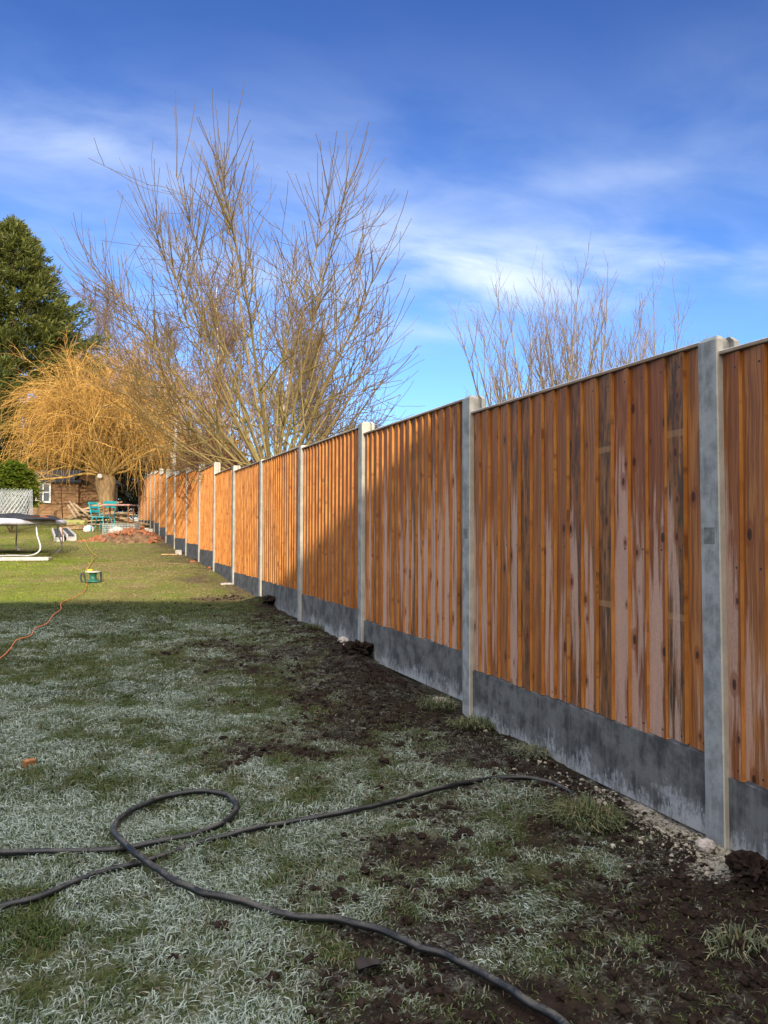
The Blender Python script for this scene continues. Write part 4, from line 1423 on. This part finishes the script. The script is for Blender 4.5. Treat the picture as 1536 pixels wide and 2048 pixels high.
# ------------------------------------------------------------------ trees
def bend_path(p0, d0, L, K, up=0.0, wob=.1, droop=0.0):
    """batch of growing shoots: p0 (N,3), d0 (N,3), L (N,)"""
    N = len(p0)
    pts = np.zeros((N, K, 3)); pts[:, 0] = p0
    d = unit(d0.copy())
    st = (L / (K - 1))[:, None]
    upv = np.array([0, 0, 1.])
    upa = np.broadcast_to(np.asarray(up, float), (N,))[:, None]
    droop = np.broadcast_to(np.asarray(droop, float), (N,))[:, None]
    for k in range(1, K):
        fr_ = k / (K - 1)
        d = unit(d + upv * upa / (K - 1) + rng.normal(0, wob / (K - 1) ** .5, (N, 3)) - upv * droop * fr_ / (K - 1) * 2)
        pts[:, k] = pts[:, k - 1] + d * st
    return pts


def sample_on(paths, radii, n, t0, t1, bias=1.0, weights=None):
    """random points along a batch of paths: position, tangent, radius, t, index"""
    N, K, _ = paths.shape
    ln = np.linalg.norm(np.diff(paths, axis=1), axis=2).sum(1)
    wgt = ln if weights is None else ln * weights
    i = rng.choice(N, n, p=wgt / wgt.sum())
    t = t0 + (t1 - t0) * rng.uniform(0, 1, n) ** bias
    x = t * (K - 1); k = np.minimum(x.astype(int), K - 2); fr_ = (x - k)[:, None]
    p = paths[i, k] * (1 - fr_) + paths[i, k + 1] * fr_
    tn = unit(paths[i, k + 1] - paths[i, k])
    r = radii[i, k] * (1 - fr_[:, 0]) + radii[i, k + 1] * fr_[:, 0]
    return p, tn, r, t, i, ln[i]


def side_dir(tn, ang):
    rnd = rng.normal(0, 1, tn.shape)
    s = unit(rnd - (rnd * tn).sum(-1, keepdims=True) * tn)
    a = np.broadcast_to(ang, (len(tn),))[:, None]
    return unit(tn * np.cos(a) + s * np.sin(a))


def taper(r0, r1, K, pw=1.0):
    t = np.linspace(0, 1, K)[None] ** pw
    return np.asarray(r0)[:, None] * (1 - t) + np.asarray(r1)[:, None] * t


def col_by_r(rad, sides, thick, thin, r_hi, r_lo, jit=.18):
    N, K = rad.shape
    t = np.clip((np.log(rad + 1e-5) - math.log(r_lo)) / (math.log(r_hi) - math.log(r_lo)), 0, 1)[..., None]
    c = np.array(thick) * t + np.array(thin) * (1 - t)
    c = c * rng.uniform(1 - jit, 1 + jit, (N, 1, 1))
    return np.repeat(c.reshape(N * K, 1, 3), sides, 1).reshape(-1, 3)


def build_tubes(name, sets, m, parent, thick, thin, r_hi, r_lo, jit=.2):
    V, Fs, C = [], [], []; nv = 0
    for paths, rad, sides in sets:
        v, f = tube_data(paths, rad, sides)
        V.append(v); Fs.append(f + nv); nv += len(v)
        C.append(col_by_r(rad, sides, thick, thin, r_hi, r_lo, jit))
    return link_mesh(name, np.concatenate(V), [np.concatenate(Fs)], m, parent, True, {'col': np.concatenate(C)})


# --- the big bare many-stemmed tree beyond the fence
tb_ = P3(548, 905, 15.0); TX, TY = tb_[0], tb_[1]
tgz = float(gz(TX, TY, False))
big = thing('bare_tree', (TX, TY, tgz), 'large bare many stemmed tree with upswept twigs rising behind the fence', 'tree')
UPZ = np.array([0, 0, 1.])
camr = CR; camf = unit(CF * np.array([1, 1, 0]))
stems = []
FANZ = tgz + 1.35
env = ([-75, -60, -45, -28, -12, 0, 12, 26, 40, 55, 68], [2.3, 3.7, 5.4, 6.5, 6.7, 6.7, 6.1, 5.1, 3.8, 2.7, 2.0])
for i in range(48):
    th_ = -74 + 142 * (i + .5) / 48 + rng.normal(0, 1.0)
    ph_ = (-1) ** i * rng.uniform(5, 42)
    L = float(np.interp(th_, *env)) * rng.uniform(.86, 1.0) * .93
    th0 = th_ * 1.10
    d = camr * math.sin(R(th0)) + (UPZ * math.cos(R(ph_)) + camf * math.sin(R(ph_))) * math.cos(R(th0))
    stems.append((unit(d), L, .010 + .0058 * L * rng.uniform(.5, 1.1), .22 + .5 * abs(th_) / 70))
p0 = np.array([[TX, TY, FANZ]] * len(stems)) + np.stack([s[0] for s in stems]) * rng.uniform(-.25, .35, (len(stems), 1))
S1 = np.concatenate([bend_path(p0[i:i + 1], s[0][None], np.array([s[1]]), 14, s[3] * .8, .08) for i, s in enumerate(stems)])
R1 = taper(np.array([s[2] for s in stems]), np.full(len(stems), .006), 14, .7)
trunk = MB().tube([(TX, TY, tgz - .2), (TX + .02, TY, tgz + .5), (TX, TY, FANZ + .1)], [.30, .23, .20], 12).build('trunk', make_bark('olive_bark', (.11, .085, .03), (.23, .18, .065)), big, True)
build_tubes('limbs', [(S1, R1, 7)], M_twig, big, (.26, .215, .085), (.23, .16, .065), .07, .012)
n2 = 470
p, tn, r, t, i, ln = sample_on(S1, R1, n2, .15, .95, .8)
d = side_dir(tn, rng.uniform(.45, 1.1, n2))
L2_ = (.5 + (1 - t) * .34 * ln) * rng.uniform(.5, 1.2, n2)
S2 = bend_path(p, d, L2_, 10, .22, .24)
R2 = taper(np.minimum(r * .55, .018), np.full(n2, .0055), 10)
n3 = 780
p, tn, r, t, i, ln = sample_on(S2, R2, n3, .35, 1.0, .7)
d = side_dir(tn, rng.uniform(.40, 1.0, n3))
S3 = bend_path(p, d, rng.uniform(.5, 1.35, n3), 8, rng.uniform(-.1, .9, n3), .2)
R3 = taper(np.minimum(r * .8, .0095), np.full(n3, .0042), 8)
n4 = 850
p, tn, r, t, i, ln = sample_on(S1, R1, n4, .45, 1.0, .5)
d = side_dir(tn, rng.uniform(.30, .85, n4))
S4 = bend_path(p, d, rng.uniform(.5, 1.3, n4), 9, .75, .12)
R4 = taper(np.minimum(r * .8, .0105), np.full(n4, .0042), 9)
p, tn, r, t, i, ln = sample_on(np.concatenate([S3]), R3, 250, .1, .95)
d = side_dir(tn, rng.uniform(.4, .9, 250))
S5 = bend_path(p, d, rng.uniform(.12, .45, 250), 5, .3, .12)
R5 = taper(np.full(250, .0050), np.full(250, .0038), 5)
build_tubes('crown', [(S2, R2, 5), (S3, R3, 3), (S4, R4, 4), (S5, R5, 3)], M_twig, big, (.20, .16, .055), (.140, .092, .036), .014, .0045, .3)
# a few clinging dead leaves
lv = P3(752, 640, 14.8)
V = []; Fs = []
for k in range(16):
    c = lv + rng.normal(0, 1, 3) * np.array([.03, .03, .13])
    a = unit(rng.normal(0, 1, 3)); b = unit(np.cross(a, rng.normal(0, 1, 3)))
    V += [c - a * .035, c + b * .018, c + a * .035, c - b * .018]; Fs.append([k * 4, k * 4 + 1, k * 4 + 2, k * 4 + 3])
link_mesh('dead_leaves', V, np.array(Fs), M_dead, big)


def bare_tree(px, depth, top_px, spread, nst, label, twig=(.20, .145, .10), wood=(.25, .21, .13), seed=1, group=None, n2=120, n3=420, rt=.0028, name='bare_tree', lean=1.0, upb=.9):
    b = P3(px, 1000, depth)
    g0 = float(gz(b[0], b[1], False))
    top = P3(px, top_px, depth)[2]
    H = top - g0
    root = thing(name, (b[0], b[1], g0), label, 'tree', group)
    az = np.arange(nst) * 2.399 + seed
    tl = spread * np.sqrt((np.arange(nst) + .5) / nst)
    d = unit(np.stack([np.cos(az) * tl, np.sin(az) * tl, np.ones(nst)], 1))
    p0 = np.array([[b[0], b[1], g0 + .12 * H]] * nst)
    L = H * .88 * rng.uniform(.75, 1.0, nst)
    S1 = bend_path(p0, d, L, 12, upb, .12)
    R1 = taper(H * .0085 * rng.uniform(.7, 1.1, nst), np.full(nst, rt * 1.1), 12, .8)
    MB().tube([(b[0], b[1], g0 - .2), (b[0], b[1], g0 + .14 * H)], [H * .025, H * .02], 8).build('trunk', M_willow, root, True)
    p, tn, r, t, i, ln = sample_on(S1, R1, n2, .2, .97)
    dd = unit(side_dir(tn, rng.uniform(.45, .8, n2)) + UPZ * .15)
    S2 = bend_path(p, dd, H * (.10 + .17 * (1 - t)) * rng.uniform(.6, 1.3, n2), 8, .9, .15)
    R2 = taper(np.minimum(r * .6, .011), np.full(n2, rt), 8)
    p, tn, r, t, i, ln = sample_on(np.concatenate([S2]), R2, n3, .15, 1.0)
    dd = unit(side_dir(tn, rng.uniform(.5, .95, n3)) + UPZ * .2)
    S3 = bend_path(p, dd, H * rng.uniform(.025, .085, n3), 5, .5, .15)
    R3 = taper(np.minimum(r * .8, rt * 1.3), np.full(n3, rt * .8), 5)
    p, tn, r, t, i, ln = sample_on(S1, R1, n3 // 2, .4, 1.0)
    dd = unit(side_dir(tn, rng.uniform(.5, .9, n3 // 2)) + UPZ * .2)
    S4 = bend_path(p, dd, H * rng.uniform(.03, .09, n3 // 2), 5, .5, .15)
    R4 = taper(np.full(n3 // 2, rt * 1.2), np.full(n3 // 2, rt * .8), 5)
    build_tubes('crown', [(S1, R1, 5), (S2, R2, 4), (S3, R3, 3), (S4, R4, 3)], M_twig, root, wood, twig, .03, rt)
    return root


bare_tree(1075, 13.2, 548, .58, 20, 'smaller bare tree with fine upright twigs behind the fence right of the large tree', seed=1, n2=170, n3=800, rt=.0025)
bare_tree(1180, 13.8, 535, .62, 18, 'bare twiggy tree showing over the fence beside the tall near post', seed=4, n2=160, n3=760, rt=.0025)
bare_tree(1300, 14.4, 580, .45, 10, 'slim bare tree with pinkish twigs just left of the tall near post', seed=7, n2=90, n3=420, rt=.0025)
bare_tree(985, 13.0, 710, .40, 5, 'low bare sapling at the left end of the twigs over the fence', seed=3, n2=40, n3=160)
bare_tree(1410, 13.0, 612, .12, 4, 'few thin bare shoots rising just behind the tall near post', seed=5, n2=8, n3=20)
bare_tree(1505, 13.0, 655, .25, 5, 'small reddish bare shoots over the nearest fence panel', (.24, .08, .06), seed=9, n2=30, n3=90)

# --- golden weeping willow
wb = P3(212, 1040, 27.2); WX, WY = wb[0], wb[1]
wg = float(gz(WX, WY, False))
wil = thing('weeping_willow', (WX, WY, wg), 'golden weeping willow with hanging bare twigs and a thick trunk', 'tree')
hz0 = P3(212, 957, 27.2)[2]
MB().tube(spline([(WX, WY, wg - .2), (WX + .02, WY, wg + .5), (WX - .02, WY, hz0 - .4), (WX - .05, WY, hz0 + .1)], 14), np.interp(np.linspace(0, 1, 14), [0, .15, .6, .85, 1], [.36, .25, .26, .36, .30]), 16).build('trunk', M_willow, wil, True)
nl = 60
az = rng.uniform(0, 6.283, nl); inc = rng.uniform(.15, 1.45, nl)
d = np.stack([np.cos(az) * np.sin(inc), np.sin(az) * np.sin(inc), np.cos(inc) + .1], 1)
p0 = np.array([[WX, WY, hz0]] * nl) + d * .2
Lw = (1.7 + 3.6 * rng.uniform(0, 1, nl) ** 1.2) * (1.12 - .36 * np.cos(inc))
W1 = bend_path(p0, d, Lw, 10, .25, .35)
RW1 = taper(rng.uniform(.032, .075, nl), np.full(nl, .014), 10)
build_tubes('limbs', [(W1, RW1, 6)], M_twig, wil, (.40, .27, .10), (.50, .31, .075), .08, .015)
nt = 800
p, tn, r, t, i, ln = sample_on(W1, RW1, nt, .2, 1.0, .8)
d = unit(side_dir(tn, rng.uniform(.3, 1.0, nt)) + UPZ * .15)
W2_ = bend_path(p, d, rng.uniform(.6, 1.9, nt), 8, .0, .4, .35)
RW2 = taper(np.full(nt, .016), np.full(nt, .008), 8)
nt = 6600
p, tn, r, t, i, ln = sample_on(W2_, RW2, nt, .1, 1.0, .8)
d = unit(side_dir(tn, rng.uniform(.3, 1.2, nt)) + UPZ * .05)
high = sstep(p[:, 2], hz0 + 1.2, hz0 + 4.0)
W3 = bend_path(p, d, rng.uniform(.5, 2.2, nt) * (1 - .35 * high), 9, -.4 + .8 * high * rng.uniform(0, 1, nt), .42, rng.uniform(.6, 2.8, nt) * (1 - .5 * high))
RW3 = taper(np.full(nt, .0055), np.full(nt, .0036), 9)
flo = gz(W3[:, -1, 0], W3[:, -1, 1], False) + .9 + rng.uniform(0, .6, nt)
k = W3[:, -1, 2] > flo
W3, RW3 = W3[k], RW3[k]
build_tubes('crown', [(W2_, RW2, 4), (W3, RW3, 3)], M_twig, wil, (.42, .27, .085), (.44, .245, .062), .016, .006, .6)
# a white globe hung on the trunk
p = P3(199, 956, 26.7)
V, Fq = ico(2)
o = link_mesh('white_globe', V * .085 + p, Fq, M_bag, smooth=True, origin=p)
tag(o, 'small white globe hanging at the head of the willow trunk', 'globe')


# --- evergreen trees
def evergreen(px, depth, top_px, base_r, label, seed, n=1500, name='conifer', cols=((.018, .030, .010), (.075, .085, .018)), per=26, cat='tree', group=None, shape=.75, leaf=.22, low=.02):
    b = P3(px, 1000, depth)
    g0 = float(gz(b[0], b[1], False))
    H = P3(px, top_px, depth)[2] - g0
    root = thing(name, (b[0], b[1], g0), label, cat, group)
    MB().tube([(b[0], b[1], g0 - .2), (b[0] + .1, b[1], g0 + H * .5), (b[0], b[1], g0 + H * .96)], [H * .022, H * .014, .02], 8).build('trunk', M_willow, root, True)
    # boughs
    hq = low + (1 - low) * rng.uniform(0, 1, n) ** .85
    az = rng.uniform(0, 6.283, n)
    lump = .72 + .5 * fbm(np.cos(az) * 1.6 + 7 + seed, hq * 7 + np.sin(az) * 1.6, seed, 3)
    rr = base_r * (1 - hq ** 1.6) ** shape * lump * rng.uniform(.55, 1.06, n) + .12
    p0 = np.stack([np.full(n, b[0]), np.full(n, b[1]), g0 + hq * H * .97], 1)
    out = np.stack([np.cos(az), np.sin(az), rng.uniform(.0, .35, n)], 1)
    p0 = p0 + out * (rr * rng.uniform(.25, .6, n))[:, None] * np.array([1, 1, .2])
    B1 = bend_path(p0, out, rr * .6, 7, .35, .25)
    RB = taper(np.full(n, .025), np.full(n, .008), 7)
    # leaf sprays along each bough
    m_ = n * per
    p, tn, r, t, i, ln = sample_on(B1, RB, m_, .1, 1.0, .7)
    dirs = unit(side_dir(tn, rng.uniform(.2, 1.0, m_)) + UPZ * rng.uniform(-.3, .35, (m_, 1)))
    sl = leaf * rng.uniform(.5, 1.5, m_)[:, None]
    nrm = unit(np.cross(dirs, rng.normal(0, 1, (m_, 3)) + UPZ * .6))
    base_p = p + rng.normal(0, leaf * .28, (m_, 3))
    V = np.stack([base_p, base_p + dirs * sl * .5 + nrm * sl * .11, base_p + dirs * sl, base_p + dirs * sl * .55 - nrm * sl * .11], 1)
    tone = np.clip(.5 * lump[i] + rng.normal(0, .22, m_), 0, 1)[:, None]
    c = np.array(cols[0]) * (1 - tone) + np.array(cols[1]) * tone
    C = np.repeat(c[:, None], 4, 1)
    v, f = tube_data(B1, RB, 3)
    nb_ = len(V) * 4
    allv = np.concatenate([V.reshape(-1, 3), v])
    allc = np.concatenate([C.reshape(-1, 3), np.tile(np.array([[.06, .04, .025]]), (len(v), 1))])
    link_mesh('crown', allv, [np.arange(nb_).reshape(-1, 4), f + nb_], M_leaf, root, False, {'col': allc})
    return root


evergreen(18, 36, 424, 5.4, 'tall dark green conifer rising at the left behind the willow', 3, 1900, cols=((.030, .046, .012), (.16, .17, .034)), per=115, leaf=.21, shape=.85)
evergreen(-190, 40, 520, 4.6, 'dark conifer mostly cut off at the left edge', 5, 500, per=20, leaf=.34)
evergreen(128, 33.5, 900, 1.7, 'low dark green bush behind the boarded sheds', 8, 300, 'evergreen_bush', per=26, cat='bush', shape=.4, leaf=.16)
# glossy laurel at the left
lb = P3(22, 1020, 22.5)
lg = float(gz(lb[0], lb[1], False))
lau = thing('laurel_bush', (lb[0], lb[1], lg), 'bright glossy green laurel bush behind the trampoline at the left edge', 'bush')
ltop = P3(22, 928, 22.5)[2]
n = 900
az = rng.uniform(0, 6.283, n); el = rng.uniform(-.5, 1.5, n)
rad = rng.uniform(.55, 1.0, n)
hw = .80
cz = lg + (ltop - lg) * .55
pc = np.stack([lb[0] + hw * rad * np.cos(az) * np.cos(el), lb[1] + hw * rad * np.sin(az) * np.cos(el), cz + (ltop - cz) * rad * np.sin(el)], 1)
V = []; C = []
for q in range(n):
    tone = rng.uniform(.0, 1)
    for j in range(9):
        a = rng.uniform(0, 6.283)
        dr = unit(np.array([math.cos(a), math.sin(a), rng.uniform(-.25, .6)]))
        wd_ = unit(np.cross(dr, UPZ)) * .030
        L = rng.uniform(.11, .2)
        c0 = pc[q]
        V += [c0, c0 + dr * L * .5 + wd_ + UPZ * .01, c0 + dr * L - UPZ * .02, c0 + dr * L * .5 - wd_ + UPZ * .01]
        cc = np.array([.10, .17, .018]) * (1 - tone) + np.array([.24, .28, .035]) * tone
        C += [cc * rng.uniform(.7, 1.2)] * 4
link_mesh('crown', V, np.arange(len(V)).reshape(-1, 4), M_leaf, lau, False, {'col': np.array(C)})
ST = bend_path(np.array([[lb[0], lb[1], lg]] * 14), unit(rng.normal(0, .35, (14, 3)) + UPZ), np.full(14, (ltop - lg) * .8), 6, .2, .2)
build_tubes('trunk', [(ST, taper(np.full(14, .02), np.full(14, .008), 6), 5)], M_twig, lau, (.10, .08, .04), (.12, .09, .04), .02, .008)


# --- birches far behind: pale trunks in a haze of purple brown twigs
def birch(px, depth, top_px, label, seed, spread=.5, n3=2600, tw=(.175, .11, .075)):
    b = P3(px, 1000, depth)
    g0 = float(gz(b[0], b[1], False))
    H = P3(px, top_px, depth)[2] - g0
    root = thing('birch_tree', (b[0], b[1], g0), label, 'tree', 'bare birches behind the garden')
    K = 12
    tr = bend_path(np.array([[b[0], b[1], g0 - .2]]), np.array([[rng.normal(0, .05), rng.normal(0, .05), 1.]]), np.array([H * .97]), K, .3, .08)
    MB().tube(tr[0], np.linspace(H * .012, .015, K), 8).build('trunk', M_birch, root, True)
    RT = taper(np.array([H * .012]), np.array([.02]), K)
    n1 = 60
    p, tn, r, t, i, ln = sample_on(tr, RT, n1, .22, .97)
    d = side_dir(tn, rng.uniform(.5, .9, n1))
    S1 = bend_path(p, d, H * spread * (.14 + .40 * (1 - t)) * rng.uniform(.7, 1.15, n1), 9, .75, .2)
    R1 = taper(np.minimum(r * .5, .045), np.full(n1, .012), 9)
    n2 = 380
    p, tn, r, t, i, ln = sample_on(S1, R1, n2, .2, 1.0)
    S2 = bend_path(p, unit(side_dir(tn, rng.uniform(.4, .9, n2)) + UPZ * .2), rng.uniform(.6, 1.8, n2), 7, .3, .25)
    R2 = taper(np.full(n2, .015), np.full(n2, .009), 7)
    p, tn, r, t, i, ln = sample_on(S2, R2, n3, .05, 1.0)
    S3 = bend_path(p, side_dir(tn, rng.uniform(.3, 1.0, n3)), rng.uniform(.4, 1.2, n3), 5, .0, .3, .8)
    R3 = taper(np.full(n3, .0085), np.full(n3, .006), 5)
    build_tubes('crown', [(S1, R1, 5), (S2, R2, 3), (S3, R3, 3)], M_twig, root, (.34, .28, .24), tw, .04, .008)


birch(232, 44, 585, 'bare birch with a rounded purplish crown right of the conifer', 1, .8)
birch(318, 47, 640, 'lower bare birch between the conifer and the large bare tree', 2, .8)
birch(430, 45, 545, 'tallest bare birch seen through the middle of the large bare tree', 3, .72, 3200, (.185, .10, .06))
birch(540, 46, 600, 'bare birch behind the stems of the large bare tree', 4, .75, 3000)
birch(650, 48, 680, 'bare birch behind the right half of the large bare tree', 5, .7)
birch(150, 49, 690, 'bare birch half hidden by the conifer', 6, .8)
# broken white birch snag just beyond the fence
p = P3(345, 1000, 25.0); g0 = float(gz(p[0], p[1], False))
snag = thing('birch_snag', (p[0], p[1], g0), 'pale broken birch stem with a stub showing over the far fence', 'tree')
MB().tube([(p[0], p[1], g0), P3(346, 940, 25.0), P3(351, 870, 25.0), P3(350, 840, 25.0)], [.08, .065, .05, .03], 8).build('trunk', M_snag, snag, True)
MB().tube([P3(347, 935, 25.0), P3(340, 908, 25.0)], [.04, .03], 6).build('stub', M_snag, snag, True)


# --- thickets behind the fence and at the far end
def thicket(px, depth, top_px, wide, label, n=60, tw=(.16, .06, .045), wood=(.14, .08, .05), nm='bare_shrub', rt=.006, group='bare shrubs behind the fence', n2=900):
    b = P3(px, 1000, depth)
    g0 = float(gz(b[0], b[1], False))
    H = P3(px, top_px, depth)[2] - g0
    root = thing(nm, (b[0], b[1], g0), label, 'shrub', group)
    o_ = rng.uniform(-1, 1, (n, 1)) * wide * camr + rng.normal(0, .4, (n, 1)) * camf
    p0 = np.array([b[0], b[1], g0]) + o_ * np.array([1, 1, 0])
    lowx = p0[:, 0] < FX + .5
    if b[0] > FX:
        p0[:, 0] = np.where(lowx, FX + .5 + rng.uniform(0, .8, n), p0[:, 0])
    p0[:, 2] = gz(p0[:, 0], p0[:, 1], False)
    S1 = bend_path(p0, unit(rng.normal(0, .16, (n, 3)) + UPZ), H * rng.uniform(.5, 1.05, n), 9, .2, .2)
    R1 = taper(np.full(n, rt * 3), np.full(n, rt), 9)
    p, tn, r, t, i, ln = sample_on(S1, R1, n2, .15, 1)
    S2 = bend_path(p, unit(side_dir(tn, rng.uniform(.4, 1.0, n2)) + UPZ * .2), rng.uniform(.2, .9, n2), 5, .3, .25)
    R2 = taper(np.full(n2, rt * 1.1), np.full(n2, rt * .7), 5)
    build_tubes('crown', [(S1, R1, 4), (S2, R2, 3)], M_twig, root, wood, tw, rt * 3, rt)


thicket(425, 16.5, 868, .55, 'dark red stemmed bare shrub over the fence left of the large tree', 50, (.13, .035, .035), (.11, .045, .035), n2=700, rt=.005)
thicket(385, 21, 850, 1.2, 'tangled brown bare shrub behind the far fence by the birch snag', 80, (.20, .12, .055), (.18, .11, .06), n2=1500)
thicket(480, 18, 890, .8, 'low dark bare shrub at the foot of the large tree', 60, (.10, .05, .04), n2=900, rt=.005)
thicket(600, 15, 905, .8, 'low bare scrub right of the large tree trunk over the fence', 45, (.15, .09, .045), n2=500, rt=.0045)
thicket(345, 30, 745, 2.3, 'golden brown bare thicket behind the end of the fence', 110, (.30, .175, .055), (.24, .14, .06), n2=3000, rt=.006)
thicket(60, 36.5, 860, 3.4, 'brown bare thicket behind the sheds under the conifer', 150, (.14, .085, .045), n2=2400, rt=.010)
evergreen(290, 38, 905, 2.6, 'dark evergreen bush in the shade behind the end of the fence', 18, 420, 'evergreen_bush', ((.010, .014, .007), (.035, .038, .014)), 24, 'bush', None, .35, .22)
evergreen(400, 42, 880, 3.4, 'broad dark bush far behind the fence under the birches', 19, 420, 'evergreen_bush', ((.018, .018, .009), (.055, .045, .022)), 22, 'bush', None, .35, .26)
evergreen(205, 40, 895, 3.2, 'dark evergreen bush behind the willow trunk', 20, 420, 'evergreen_bush', ((.012, .018, .008), (.045, .05, .018)), 22, 'bush', None, .35, .26)
evergreen(60, 41, 870, 3.6, 'wide dark evergreen bush behind the boarded shed roof', 22, 420, 'evergreen_bush', ((.012, .02, .008), (.05, .06, .018)), 22, 'bush', None, .35, .26)
